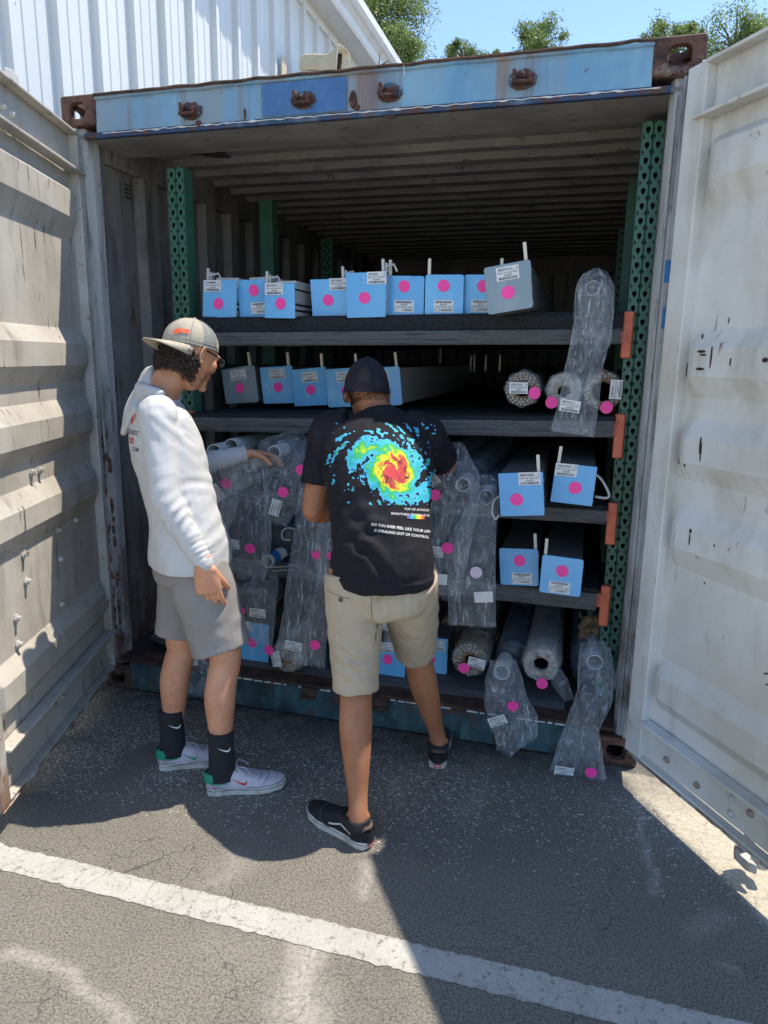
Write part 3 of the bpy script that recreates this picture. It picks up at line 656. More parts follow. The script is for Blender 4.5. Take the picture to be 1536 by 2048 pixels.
for (x_, y_, h_) in ((1331, 545, 30), (1326, 637, 26)):
    a = at(x_, y_, -.02); MB().box((a.x-.006, -.05, a.z-.036), (a.x+.02, -.048, a.z+.036)).build('blue_tape', m_tapeb, ct)
MB().box((2.414, -.115, .145), (2.430, .008, 2.47)).build('sun_leak_strip', m_door_edge, ct)  # added strip hidden behind the door edge, blocks a sun leak
# torn black lining hanging from the roof near the left corner
mb = MB(); pts2 = [(366, 298), (400, 302), (440, 296), (452, 306), (462, 316), (430, 316), (400, 310), (380, 309)]
r0 = [at(x, y, .42) for x, y in pts2]; r0 = [V((p.x, p.y, p.z+.0)) for p in r0]
mb.rings([r0, [p+V((0, .004, 0)) for p in r0]]).build('torn_lining', m_dk, ct)

# ------------------------------------------------------------------ metal building beside the container
XB = -.60
bd = thing('metal_building', (XB-4, 6, 0), 'tall white ribbed metal building wall with sloping eave standing behind the container', 'building')
def bx_(y): return XB
mbp = MB(); P_ = .335; prof = []
def ribprof(n_r):
    pr = []
    for i in range(n_r):
        y = i*P_; pr += [(y, 0), (y+.008, .042), (y+.048, .042), (y+.056, 0), (y+.13, 0), (y+.137, .006), (y+.157, .006), (y+.164, 0), (y+.225, 0), (y+.232, .006), (y+.252, .006), (y+.259, 0)]
    pr.append((n_r*P_, 0)); return pr
pr = ribprof(3); zz = [0, 1.2, 2.4, 3.6, 4.80]
r1 = [[(d, y, z) for y, d in pr] for z in zz]; pm = MB().rings(r1, cap=False, close=False)
pm.rings([[(-.03, 0, z), (-.03, 3*P_, z)] for z in (0, 4.8)], cap=False, close=False)
for z in (3.2, 4.1):
    for i in range(3): pm.tube([(.0, i*P_+.095, z), (.010, i*P_+.095, z)], .008, 6)
pme = pm.mesh('wall_panel'); pme.materials.append(m_wall)
yb = -3.0+.045
for i in range(16):
    o = bpy.data.objects.new('wall_panel', pme); COL.objects.link(o); o.parent = bd; o.matrix_parent_inverse = Matrix.Translation(-V(bd.location)); o.location = (XB, yb+i*3*P_, 0)
ye = yb+48*P_
MB().box((XB+.0, -3.2, 4.785), (XB+.225, ye, 4.80)).build('eave_soffit', m_trim, bd)
mb = MB(); prof = [(.225, 4.775), (.245, 4.775), (.262, 4.80), (.262, 4.865), (.30, 4.90), (.33, 4.915), (.36, 4.95), (.36, 5.03), (.34, 5.04), (.20, 5.04), (.2, 4.82), (.225, 4.80)]
mb.rings([[(XB+x, y, z) for x, z in prof] for y in (-3.2, 3, ye)]).build('gutter', m_trim, bd)
MB().add([(XB+.2, -3.2, 5.06), (XB+.2, ye, 5.06), (XB-7, ye, 7.0), (XB-7, -3.2, 7.0), (XB+.2, -3.2, 4.99), (XB+.2, ye, 4.99), (XB-7, ye, 6.9), (XB-7, -3.2, 6.9)], [(0, 1, 2, 3), (7, 6, 5, 4), (0, 4, 5, 1), (1, 5, 6, 2), (2, 6, 7, 3), (3, 7, 4, 0)]).build('roof', m_wall, bd)
MB().box((XB-7, ye, 0), (XB, ye+.1, 4.8)).build('far_gable_wall', m_wall, bd)
MB().box((XB-7, -3.1, 0), (XB-.05, -2.95, 4.8)).build('near_gable_wall', m_wall, bd)
MB().box((XB-.02, yb, 4.70), (XB+.03, ye, 4.785)).build('eave_angle', m_trim, bd)

# horn loudspeaker on an arm from the wall
hp = atx(648, 128, XB+.36); hs_ = thing('horn_loudspeaker', hp, 'cream square-mouthed horn loudspeaker mounted on the building wall above the container', 'loudspeaker')
dirh = (ray(690, 140)-ray(600, 118)).normalized(); dirh = V((.95, -.10, -.10)).normalized(); sd = dirh.cross(V((0, 0, 1))).normalized(); uh = sd.cross(dirh)
def sqr(c_, a, b, n_=24):
    out = []
    for j in range(n_):
        t = 2*PI*j/n_; cc, ss = math.cos(t), math.sin(t); out.append(c_+sd*(math.copysign(abs(cc)**.35, cc)*a)+uh*(math.copysign(abs(ss)**.35, ss)*b))
    return out
mb = MB(); rows = []
for t, a, b in ((-.30, .02, .02), (-.29, .07, .065), (-.22, .085, .078), (-.10, .088, .080), (.0, .078, .070), (.10, .085, .080), (.19, .12, .115), (.24, .15, .145), (.26, .155, .15), (.258, .145, .14), (.18, .10, .095), (.08, .05, .045), (.02, .03, .03)):
    rows.append(sqr(hp+dirh*t*.72, a*.82, b*.82))
hb = mb.rings(rows).build('horn_body', m_horn, hs_, smooth=False, bevel=0)
MB().fbox(hp, sd, dirh, uh, (-.010, .08, -.075), (.010, .165, .075)).build('horn_vane', m_rustd, hs_)
q = hp+dirh*-.10-uh*.07
wallp = V((XB+.045, hp.y-.16, hp.z-.10))
mb = MB().fbox(wallp, V((1, 0, 0)), V((0, 1, 0)), V((0, 0, 1)), (0, -.05, -.12), (.012, .05, .12)).tube([wallp+V((.01, 0, -.04)), wallp+V((.09, .05, -.08)), q-uh*.03], .016, 8).fbox(q, sd, dirh, uh, (-.05, -.03, -.04), (.05, .05, 0))
mb.build('mounting_arm', m_horn, hs_)
# bare twig / wire stub standing on the container roof edge
tw = MB().tube([at(739, 140, .12), at(755, 133, .12), at(764, 129, .12), at(778, 121, .12)], [.003, .0028, .002, .001], 6).tube([at(757, 133, .12), at(759, 118, .12), at(760, 104, .12)], [.002, .0015, .0008], 5).build('twig', m_rustd)
tag(tw, 'thin dry forked twig lying on the container roof edge near the header middle', 'twig')
ws = MB().tube([at(809, 152, -.004), at(808, 140, -.003), at(807, 128, .0), at(818, 130, .01), at(836, 131, .05)], [.0012, .0022, .0014, .001, .0008], 5).build('wire_scrap', m_white)
tag(ws, 'short scrap of white wire hooked over the blue header top edge', 'wire')

# ------------------------------------------------------------------ pallet rack
rk = thing('pallet_rack', (1.32, .2, .16), 'dark green pallet rack with teardrop slots and orange beam ends filling the container', 'pallet rack')
def tear(n=12):   # teardrop: round top, narrow bottom
    r = []
    for j in range(n):
        t = 2*PI*j/n; x = math.sin(t); y = math.cos(t)
        wd = .0085 if y > 0 else .0085+(-y)*-.0035
        r.append((x*wd, y*(.0085 if y > 0 else .0155)))
    return r
def upright(x0, x1, y0, z0, z1, depth, name='upright', front=True, sgn=1, m=None):
    mb = MB(); xm = (x0+x1)/2; P2 = .0508; dv = .006
    def fx(x): return y0+dv*max(0, 1-abs(x-xm)/.004)*1.0
    td = tear(); zc = z0+.04
    bx = [(-1, 1), (0, 1), (1, 1), (1, 0), (1, -1), (0, -1), (-1, -1), (-1, 0)]
    # outline of the cell, 12 points matching the teardrop's 12
    if front:
        z = z0
        while z+P2 <= z1:
            for c0, c1 in ((x0+.003, xm-.003), (xm+.003, x1-.003)):
                cx = (c0+c1)/2; hw = (c1-c0)/2; hh = P2/2; cz = z+hh; k = len(mb.v); n = 12
                o_ = []
                for j in range(n):
                    t = 2*PI*j/n; s_, c_ = math.sin(t), math.cos(t); q = max(abs(s_), abs(c_)); o_.append((cx+hw*s_/q, cz+hh*c_/q))
                mb.v += [(a, y0, b) for a, b in o_]+[(cx+a, y0, cz+b) for a, b in td]+[(cx+a, y0+.004, cz+b) for a, b in td]
                for j in range(n):
                    j2 = (j+1) % n; mb.f += [(k+j, k+j2, k+n+j2, k+n+j), (k+n+j, k+n+j2, k+2*n+j2, k+2*n+j)]
            z += P2
        zt = z
        mb.add([(xm-.003, y0, z0), (xm, y0+dv, z0), (xm+.003, y0, z0), (xm-.003, y0, zt), (xm, y0+dv, zt), (xm+.003, y0, zt)], [(0, 1, 4, 3), (1, 2, 5, 4)])
        for a, b in ((x0, x0+.003), (x1-.003, x1)): mb.add([(a, y0, z0), (b, y0, z0), (b, y0, zt), (a, y0, zt)], [(0, 1, 2, 3)])
        mb.add([(x0, y0, zt), (x1, y0, zt), (x1, y0+depth, zt), (x0, y0+depth, zt)], [(0, 1, 2, 3)])
        ya = y0
    else:
        mb.box((x0, y0, z0), (x1, y0+depth, z1)); return mb.build(name, m or m_green, rk, bevel=.002)
    for x in (x0, x1): mb.box((x-.0012, y0+.0005, z0), (x+.0012, y0+depth, zt))
    for j in range(int((zt-z0)/P2)):      # small side holes
        for x in (x0, x1): mb.box((x-.0018, y0+.03, z0+P2*j+.02), (x+.0018, y0+.038, z0+P2*j+.029))
    o = mb.build(name, m or m_green, rk)
    MB().box((x0+.004, y0+depth*.72, z0), (x1-.004, y0+depth*.74, zt)).build('upright_back', m_dk, o)
    return o
XL0, XL1, XR0, XR1 = .355, .432, 2.272, 2.346
upright(XL0, XL1, .20, .165, 2.40, .07); upright(XR0, XR1, .20, .165, 2.405, .07)
upright(XL0, XL1, 1.10, .165, 2.40, .07, front=False); upright(XR0-.002, XR1, 1.10, .165, 2.40, .07, front=False)
upright(XL0, XL1, 2.06, .165, 2.40, .07); upright(XR0, XR1, 2.06, .165, 2.40, .07)
for x0, x1 in ((XL0, XL1), (XR0, XR1)):
    for z in (.5, 1.0, 1.5): MB().box((x0+.02, .271, z), (x0+.05, 1.099, z+.03)).build('frame_brace', m_green, rk)
# shelf levels: (left top z, right top z, band height)
LV = [(1.668, 1.690, .054), (1.303, 1.352, .062), (.985, 1.006, .055), (.668, .664, .070)]
for i, (zl, zr, bh) in enumerate(LV):
    def zt(x): return zl+(zr-zl)*(x-XL1)/(XR0-XL1)
    up = .055 if i == 0 else 0
    mb = MB(); a, b = XL1+.004, XR0-.002
    mb.add([(a, .168, zt(a)-bh), (b, .168, zt(b)-bh), (b, .205, zt(b)-bh), (a, .205, zt(a)-bh), (a, .168, zt(a)-.012), (b, .168, zt(b)-.012), (b, .205, zt(b)-.012), (a, .205, zt(a)-.012)], [(0, 3, 2, 1), (4, 5, 6, 7), (0, 1, 5, 4), (1, 2, 6, 5), (2, 3, 7, 6), (3, 0, 4, 7)])
    mb.build('beam', m_orange, rk)
    mb = MB(); mb.add([(a, .206, zt(a)-.03), (b, .206, zt(b)-.03), (b, 3.3, zt(b)-.03), (a, 3.3, zt(a)-.03), (a, .206, zt(a)-.012), (b, .206, zt(b)-.012), (b, 3.3, zt(b)-.012), (a, 3.3, zt(a)-.012)], [(0, 3, 2, 1), (4, 5, 6, 7), (0, 1, 5, 4), (1, 2, 6, 5), (2, 3, 7, 6), (3, 0, 4, 7)])
    mb.build('shelf_deck', m_dk, rk)
    for x0, s_ in ((XR0-.014, 1), (XL1-.024, -1)):
        z = (zr if s_ > 0 else zl)+(.06 if i == 0 else .02)
        c_ = MB().box((x0, .170, z-.17), (x0+.038, .1995, z)).build('beam_connector', m_orange, rk, bevel=.006)
        for q in (.03, .085, .12, .145): MB().tube([(x0+.020, .171, z-q), (x0+.020, .1675, z-q)], .0065 if q != .12 else .010, 10).build('connector_rivet', m_orange, c_)
# carpet laid on each level and rolled over the front edge
clab = ['charcoal carpet on the top shelf, felt side out above a ribbed grey edge', 'charcoal carpet on the second shelf under five blue-ended cassettes', 'charcoal carpet on the short-looking third shelf under two blue-ended cassettes', 'charcoal carpet on the lowest shelf with a thick grey folded edge']
for i, (zl, zr, bh) in enumerate(LV):
    def zt(x): return zl+(zr-zl)*(x-XL1)/(XR0-XL1)
    a, b = XL1-.0, XR0-.018 if i != 3 else XR0-.03; n = 110
    t = thing('shelf_carpet', (1.35, .14, zl), clab[i], 'carpet', 'carpets on the rack shelves')
    def prof(x, fold):
        w1 = .004*noise.noise(V((x*5, i, 0))); z = zt(x)
        if not fold:     # felt
            if i == 0: pp = [(.148, -.002), (.143, .020), (.146, .046), (.158, .060), (.20, .063), (3.25, .063), (3.25, .052), (.17, .05), (.158, -.002)]
            else: pp = [(.145, -.003), (.152, .010), (.18, .014), (.60, .012), (3.25, .008), (3.25, .000), (.17, -.003)]
        else:            # folded backing band, three plies
            pp = [(.158, -.006)]
            for q in range(13):
                f = q/12; pp.append((.136-.006*math.sin(f*PI)-.0030*abs(math.sin(f*PI*3)), -.004-bh*f))
            pp += [(.160, -bh-.006), (.215, -bh-.004), (.215, -bh+.006), (.166, -bh+.006)]
        return [(x, y+w1, z+q+w1*.6) for y, q in pp]
    xs = [a+(b-a)*j/n for j in range(n+1)]
    MB().rings([prof(x, 0) for x in xs]).build('felt_face', m_felt, t)
    MB().rings([prof(x, 1) for x in xs]).build('folded_edge', m_back, t, smooth=False)
t = thing('floor_carpet', (1.3, .09, .165), 'ragged grey carpet strip lying along the container floor edge under the rolls', 'carpet')
mb = MB(); rows = []
for j in range(121):
    x = .55+1.60*j/120; w1 = .008*noise.noise(V((x*7, 0, 8))); rows.append([(x, .082+w1, .160), (x, .078+w1, .172), (x, .12, .180), (x, 1.2, .176), (x, 1.2, .165)])
mb.rings(rows).build('carpet_sheet', m_back, t)
mb = MB(); rr = random.Random(9)
for j in range(150):
    x = .9+1.22*rr.random(); p0 = V((x, .08, .170)); mb.tube([p0, p0+V((.006*rr.uniform(-1, 1), -.012, -.008)), p0+V((.012*rr.uniform(-1, 1), -.018, -.022-.012*rr.random()))], [.0012, .001, .0005], 4)
tag(mb.build('frayed_threads', m_white if 0 else m_back, t), kind='stuff')

# ------------------------------------------------------------------ cassettes with blue-filmed ends
def quad_round(q, r, n=4):
    """rounded outline of a 3D quad TL,TR,BR,BL"""
    out = []
    for i in range(4):
        a, b, c_ = q[i-1], q[i], q[(i+1) % 4]
        u = (a-b).normalized(); v = (c_-b).normalized(); ctr = b+u*r+v*r
        for k in range(n+1):
            t = (PI/2)*k/n; out.append(ctr-v*(r*math.cos(t))-u*(r*math.sin(t)))
    return out
def cassette(name, px, Y, length, lab, dotuv, labuv, flip=False, num='1', pin=.86, endm=None, r=.010, lbl='', drop=None, grp=None, pin2=False, thin=False, rail=False, noLabel=False):
    endm = endm or random.choice((m_cap, m_cap, m_capv1, m_capv2)); dotuv = (dotuv[0]+random.uniform(-.015, .015), dotuv[1]) if dotuv else None
    q = [at(x, y, Y) for x, y in px]
    c = (q[0]+q[2])/2
    t = thing('housing_cassette', ((q[3]+q[2])/2), lbl, 'cassette', grp or 'blue-ended cassettes on the rack')
    out = quad_round(q, r)
    m_ = endm or m_cap
    MB().rings([out, [p+V((0, .006, 0)) for p in out]]).build('end_plate', m_, t, bevel=.0012, seg=1)
    ins = [c+(p-c)*.955 for p in out]
    back = V((0, 1, 0))
    tx = (q[1]-q[0]).normalized(); tz = (q[0]-q[3]).normalized(); W_ = (q[1]-q[0]).length; H_ = (q[0]-q[3]).length
    if rail:    # open profile with grooves: tall back wall and a lower shelf
        o0 = q[3]+V((0, .0065, 0))
        def bxp(a, b, c2, d): return MB().fbox(o0, tx, back, tz, (a, 0, b), (c2, length, d))
        mb = MB()
        mb.fbox(o0, tx, back, tz, (.004, 0, .004), (W_-.006, length, .028)); mb.fbox(o0, tx, back, tz, (.004, 0, .028), (W_*.30, length, H_-.01)); mb.fbox(o0, tx, back, tz, (W_*.30, 0, .06), (W_*.94, length, .112)); mb.fbox(o0, tx, back, tz, (W_*.3, .02, H_-.018), (W_*.97, length, H_+.012))
        mb.fbox(o0, tx, back, tz, (W_*.94, 0, .036), (W_*.975, length, .050)); mb.fbox(o0, tx, back, tz, (W_*.94, 0, .118), (W_*.975, length, .140))
        mb.build('extrusion', m_alu, t, bevel=.0015, seg=1)
    else:
        mb = MB().rings([[p+V((0, .0062, 0)) for p in ins], [p+V((0, length, 0)) for p in ins]]); mb.build('housing', m_alu if thin else m_alu2, t)
        sc = MB()
        for f in (.12, .42, .8): sc.ball(q[2].lerp(q[1], f)+V((.0005, .010, 0))-tx*.002, (.004, .004, .004), nu=8, nv=5)
        sc.build('rim_screws', m_alu, t)
    ez = V((0, -1, 0))
    f0 = V((0, -.0012, 0))
    def uv(u, v): return q[3]+tx*(W_*u)+tz*(H_*v)+f0
    if dotuv: dot(t, uv(*dotuv), tx, tz)
    if labuv and not noLabel:
        s_ = -1 if flip else 1
        label(t, uv(*labuv), tx*s_, tz*s_, name, num)
    if pin is not None:
        b = uv(pin, 1)+V((0, .012, 0)); hgt = .062 if pin2 is False else .05
        MB().fbox(b, tx, back, tz, (-.006, 0, -.02), (.006, .010, hgt)).build('pin', m_pin if pin2 is False else m_alu, t, bevel=.001, seg=1)
        if pin2:
            MB().fbox(b, tx, back, tz, (.010, .002, .0), (.016, .03, .035)).tube([b+tx*.008+tz*.02, b+tx*.04+tz*.03+V((0, .02, 0)), b+tx*.05+tz*.004+V((0, .03, 0))], .005, 8).build('latch_hook', m_alu, t)
    return t
TP = 'top shelf cassettes'
cassette('CHAMBERS', [(406, 560), (473, 560), (472, 637), (405, 633)], .17, 2.6, 'a', (.47, .36), (.30, .84), num='4', pin=.10, pin2=True, rail=True, r=.003, lbl='leftmost cassette on the top shelf, square corners, name label at its upper left', grp=TP)
cassette('BOSSARD 1', [(473, 561), (540, 557), (541, 634), (480, 637)], .20, 2.6, 'a', (.50, .72), (.62, .25), flip=True, pin=None, rail=True, lbl='tilted blue cassette second from left on the top shelf with its label upside down', grp=TP)
cassette('MOONEY 2', [(528, 567), (589, 566), (590, 637), (529, 636)], .12, 2.6, 'a', (.53, .42), (.33, .84), num='2', pin=.06, pin2=True, rail=True, r=.003, lbl='narrower blue cassette on the top shelf showing its open white profile at the right', grp=TP)
cassette('KETTERER', [(620, 559), (697, 557), (699, 635), (625, 635)], .21, 2.6, 'a', (.46, .45), (.74, .86), pin=.84, pin2=True, r=.003, thin=True, lbl='blue cassette left of the crinkled square one on the top shelf, label at top right', grp=TP)
cassette('BUTLER', [(691, 546), (773, 543), (771, 634), (694, 636)], .14, 2.6, 'a', (.47, .44), (.76, .87), pin=.90, pin2=True, r=.003, thin=True, lbl='crinkled film-covered blue cassette on the top shelf, taller than those beside it', grp=TP)
cassette('PEARR 1', [(773, 551), (849, 552), (847, 633), (773, 631)], .19, 2.6, 'a', (.46, .74), (.47, .24), flip=True, pin=.08, lbl='round-cornered blue cassette on the top shelf above the black cap, label inverted', grp=TP)
cassette('BOSSARD 2', [(851, 549), (928, 549), (926, 632), (849, 631)], .19, 2.6, 'a', (.50, .73), (.50, .23), flip=True, num='2', pin=.08, lbl='round-cornered blue cassette on the top shelf between two others, label inverted, third from right', grp=TP)
cassette('CORLEY 1', [(929, 549), (1006, 549), (1004, 631), (927, 631)], .22, 2.6, 'a', (.48, .72), (.46, .24), flip=True, pin=.95, lbl='blue cassette on the top shelf partly hidden behind the tilted grey-ended one', grp=TP)
cassette('BENTON 2 3', [(967, 536), (1061, 518), (1066, 615), (976, 630)], -.04, 1.9, 'a', (.48, .40), (.50, .80), num='3', pin=.90, endm=m_cap2, lbl='tilted grey-ended cassette at the right end of the top shelf row', grp=TP)
G2 = 'second shelf cassettes'
Y2 = .46
cassette('BENTON 2 1', [(442, 740), (508, 729), (517, 804), (452, 808)], Y2-.02, 2.6, 'a', (.48, .40), (.50, .78), num='5', pin=.84, endm=m_cap2, lbl='grey-ended cassette at the left end of the second shelf row', grp=G2)
cassette('JOHNSON 2 3', [(519, 735), (584, 731), (590, 806), (527, 808)], Y2+.01, 2.6, 'a', (.52, .44), (.52, .80), num='2', pin=.86, lbl='blue cassette right of the grey-ended one on the second shelf', grp=G2)
cassette('JOHNSON 2 1', [(583, 740), (651, 733), (655, 810), (589, 813)], Y2-.01, 2.6, 'a', (.53, .42), (.52, .76), num='7', pin=.87, r=.004, lbl='third cassette from the left on the second shelf, label slightly tilted', grp=G2)
cassette('JOHNSON 2 2', [(650, 739), (720, 734), (727, 813), (656, 815)], Y2-.02, 2.6, 'a', (.58, .42), (.55, .77), num='3', pin=.87, lbl='blue cassette on the second shelf just left of the black cap', grp=G2)
cassette('JOHNSON 2 4', [(726, 737), (799, 732), (805, 810), (736, 814)], Y2-.04, 2.6, 'a', (.46, .42), (.44, .78), num='6', pin=.90, thin=True, lbl='rightmost cassette of the second shelf row, half hidden by the black cap', grp=G2)
G3 = 'cassettes on the two lower right shelves'
cassette('MARTINEZ', [(996, 947), (1086, 944), (1089, 1031), (1001, 1033)], -.10, 1.7, 'a', (.40, .39), (.70, .86), num='2', pin=.90, r=.003, lbl='square blue cassette on the third shelf left of its tilted neighbour', grp=G3)
cassette('HOLLOWAY', [(1112, 926), (1195, 934), (1184, 1013), (1100, 1003)], .0, 1.7, 'a', (.55, .42), (.27, .85), num='5', pin=.06, r=.003, lbl='tilted blue cassette at the right end of the third shelf', grp=G3)
cassette('CORLEY 4', [(998, 1096), (1077, 1099), (1077, 1173), (1001, 1169)], .10, 1.7, 'a', (.50, .68), (.56, .20), flip=True, num='4', pin=.92, lbl='blue cassette with inverted label at the left of the lowest shelf pair', grp=G3)
cassette('CORLEY 3', [(1085, 1109), (1168, 1120), (1160, 1195), (1078, 1184)], .02, 1.7, 'a', (.50, .64), (.48, .20), flip=True, num='8', pin=.07, lbl='slanted blue cassette with inverted label at the right of the lowest shelf', grp=G3)
G4 = 'cassettes standing on the container floor'
cassette('GALLEY 1', [(475, 1242), (538, 1250), (536, 1326), (484, 1318)], .12, 1.7, 'a', (.40, .48), (.18, .90), num='4', pin=None, r=.003, lbl='blue cassette on the floor under a plastic bag, beside the grey shorts', grp=G4)
cassette('BENTON 1', [(738, 1288), (812, 1292), (809, 1356), (738, 1345)], .155, 1.7, 'a', (.50, .50), (.42, .92), num='4', pin=None, r=.003, lbl='blue cassette on the floor seen between the legs in khaki shorts', grp=G4)
cassette('MARTIN 3', [(828, 1272), (896, 1279), (893, 1349), (827, 1346)], .24, 1.7, 'a', (.50, .42), (.66, .82), num='3', pin=None, r=.003, lbl='blue cassette on the floor right of the bare leg in the black shoe', grp=G4)
# far cassettes' steel pins standing in the dark on the second shelf
for x, y, pl in ((549, 708, 'dim metal pin in the dark between the two leftmost bright pins of the second shelf'), (942, 716, 'left one of a close pair of dim pins under the top shelf'), (949, 716, 'right one of a close pair of dim pins under the top shelf'), (881, 700, 'stub of a metal pin in the dark right above the long cassette side'), (1000, 716, 'rightmost dim metal pin in the dark, above the slat bundle left edge'), (972, 716, 'faint lone metal pin between the close pair and the rightmost dim pin')):
    p = at(x, y, 2.4 if x > 600 else 1.9); MBp = MB().box((p.x-.006, p.y, p.z-.09), (p.x+.006, p.y+.006, p.z+.02))
    o = MBp.build('cassette_pin', m_alu2); tag(o, pl, 'pin', 'pins in the dark of the second shelf')

# ------------------------------------------------------------------ bags, tubes, rolls, bundles
def bag(keys, lbl, parts=(), mt=None, amp=.010, grp='clear plastic sleeves hanging from the tubes', seed=0, mouth=True):
    """keys: (px,py,Y,half width px,thickness m). Two-sided sleeve following the keys, crumpled."""
    K = [(at(x, y, Y), hw*((at(x+1, y, Y)-at(x, y, Y)).length), th) for x, y, Y, hw, th in keys]
    t = thing('plastic_bag', K[0][0], lbl, 'plastic bag', grp)
    # arc length interpolation
    rows = []; n = 44; seg = len(K)-1
    tot = [0]
    for i in range(seg): tot.append(tot[-1]+(K[i+1][0]-K[i][0]).length)
    ns = max(18, int(tot[-1]/.011))
    for q in range(ns+1):
        s_ = tot[-1]*q/ns; i = max(j for j in range(seg) if tot[j] <= s_+1e-9); f = (s_-tot[i])/(tot[i+1]-tot[i]); f2 = f*f*(3-2*f)
        p = K[i][0].lerp(K[i+1][0], f2*.5+f*.5); hw = K[i][1]*(1-f2)+K[i+1][1]*f2; th = K[i][2]*(1-f2)+K[i+1][2]*f2
        tg = (K[i+1][0]-K[i][0]).normalized(); 
        side = V((1, 0, 0))-tg*tg.x
        side.normalize(); nr = side.cross(tg).normalized()
        if abs(tg.y) > .85: pass
        row = []
        for j in range(n):
            a = 2*PI*j/n; c_, s2 = math.cos(a), math.sin(a)
            pt = p+side*(hw*math.copysign(abs(c_)**.8, c_))+nr*(th*s2)
            g = V((j/n*9+seed, q*.16, seed*3.1)); d = amp*(1-2*abs(noise.noise(V((j/n*7+seed, q*.05+.2*math.sin(j), seed*3.1)))))*.9+amp*.35*noise.noise(g*1.7)
            d += amp*.9*(.35-abs(noise.noise(V((j/n*13+q*.03, q*.045, seed)))))
            pt = pt+(nr*s2+side*c_*.35)*(d*min(1, th/.012+.25))
            row.append(pt)
        rows.append(row)
    o = MB().rings(rows, cap=False).build('film_sleeve', mt or m_film, t, smooth=True)
    bv = BVHTree.FromPolygons([v for r_ in rows for v in r_], [tuple((i*n+j, i*n+(j+1) % n, (i+1)*n+(j+1) % n, (i+1)*n+j)) for i in range(ns) for j in range(n)])
    for pr_ in parts:
        kind, x, y = pr_[:3]; d = ray(x, y); h_ = bv.ray_cast(CP, d); Ym = keys[min(len(keys)-1, 1)][2]
        pos = (h_[0]-d*.006) if h_[0] else at(x, y, Ym)
        rot = R(pr_[3]) if len(pr_) > 3 else 0
        nx = V((1, 0, 0)); vz = V((0, -.12, 1)).normalized(); yaw = Matrix.Rotation(R(8), 3, 'Z'); nx = yaw @ nx
        ex = nx*math.cos(rot)+vz*math.sin(rot); ey = vz*math.cos(rot)-nx*math.sin(rot)
        if kind == 'dot': dot(t, pos, ex, ey, r=pr_[4] if len(pr_) > 4 else .0225)
        elif kind == 'pale': dot(t, pos, ex, ey, m=m_pale)
        elif kind == 'blank': label(t, pos, ex, ey, '', w=.07, h=.045, blank=True)
        else: label(t, pos, ex, ey, kind, num=pr_[4] if len(pr_) > 4 else '1', w=.072, h=.043)
    return t
def tubeobj(px, py, Y, r_px, length, lbl, d=(0, 1, 0), m=None, band=None, grp='white tubes poking out of the rack', wall=.004):
    p = at(px, py, Y); r = r_px*(at(px+1, py, Y)-p).length; t = thing('plastic_tube', p, lbl, 'tube', grp)
    o = MB().hollow(p, d, r, r-wall, length).build('tube_wall', m or m_white, t, smooth=False)
    o.data.shade_smooth() if False else None
    dd = V(d).normalized(); MB().tube([p+dd*.16, p+dd*.165], r-wall*.6, 20).build('tube_plug', m_dk, t)
    if band:
        MB().hollow(p+dd*.02, d, r+.001, r, .05).build('tape_band', band, t)
    return t
def roll(px, py, Y, r_px, length, lbl, d=(0, 1, 0), m=None, wrapped=True, name='fabric_roll', cat='fabric roll', sq=1, grp=None):
    p = at(px, py, Y); r = r_px*(at(px+1, py, Y)-p).length; t = thing(name, p, lbl, cat, grp or 'rolled screens stored on the rack'); dd = V(d).normalized()
    a = dd.cross(V((0, 0, 1))).normalized(); b = a.cross(dd); n = 30
    def rg(s_, k, sd): return [p+dd*s_+(a*math.cos(2*PI*j/n)+b*math.sin(2*PI*j/n))*(r*k*(1+.035*noise.noise(V((j*.5, s_*3, sd))))) for j in range(n)]
    st = [0, .012]+[.1*i for i in range(1, int(length/.1)+1)]
    MB().rings([rg(s_, .93 if s_ == 0 else 1, 1) for s_ in st]).build('rolled_fabric', m or m_roll, t, smooth=True)
    sp = MB(); pts = [p-dd*.0015+(a*math.cos(q*.5)+b*math.sin(q*.5))*(r*(.18+.72*q/70)) for q in range(71)]; sp.tube(pts, .0012, 4); sp.build('spiral_edge', m_back, t)
    if wrapped: MB().rings([rg(s_-.03, 1.06+.02*noise.noise(V((s_*4, 0, 2))), 7) for s_ in st[:10]], cap=False).build('film_wrap', m_film2, t, smooth=True)
    return t
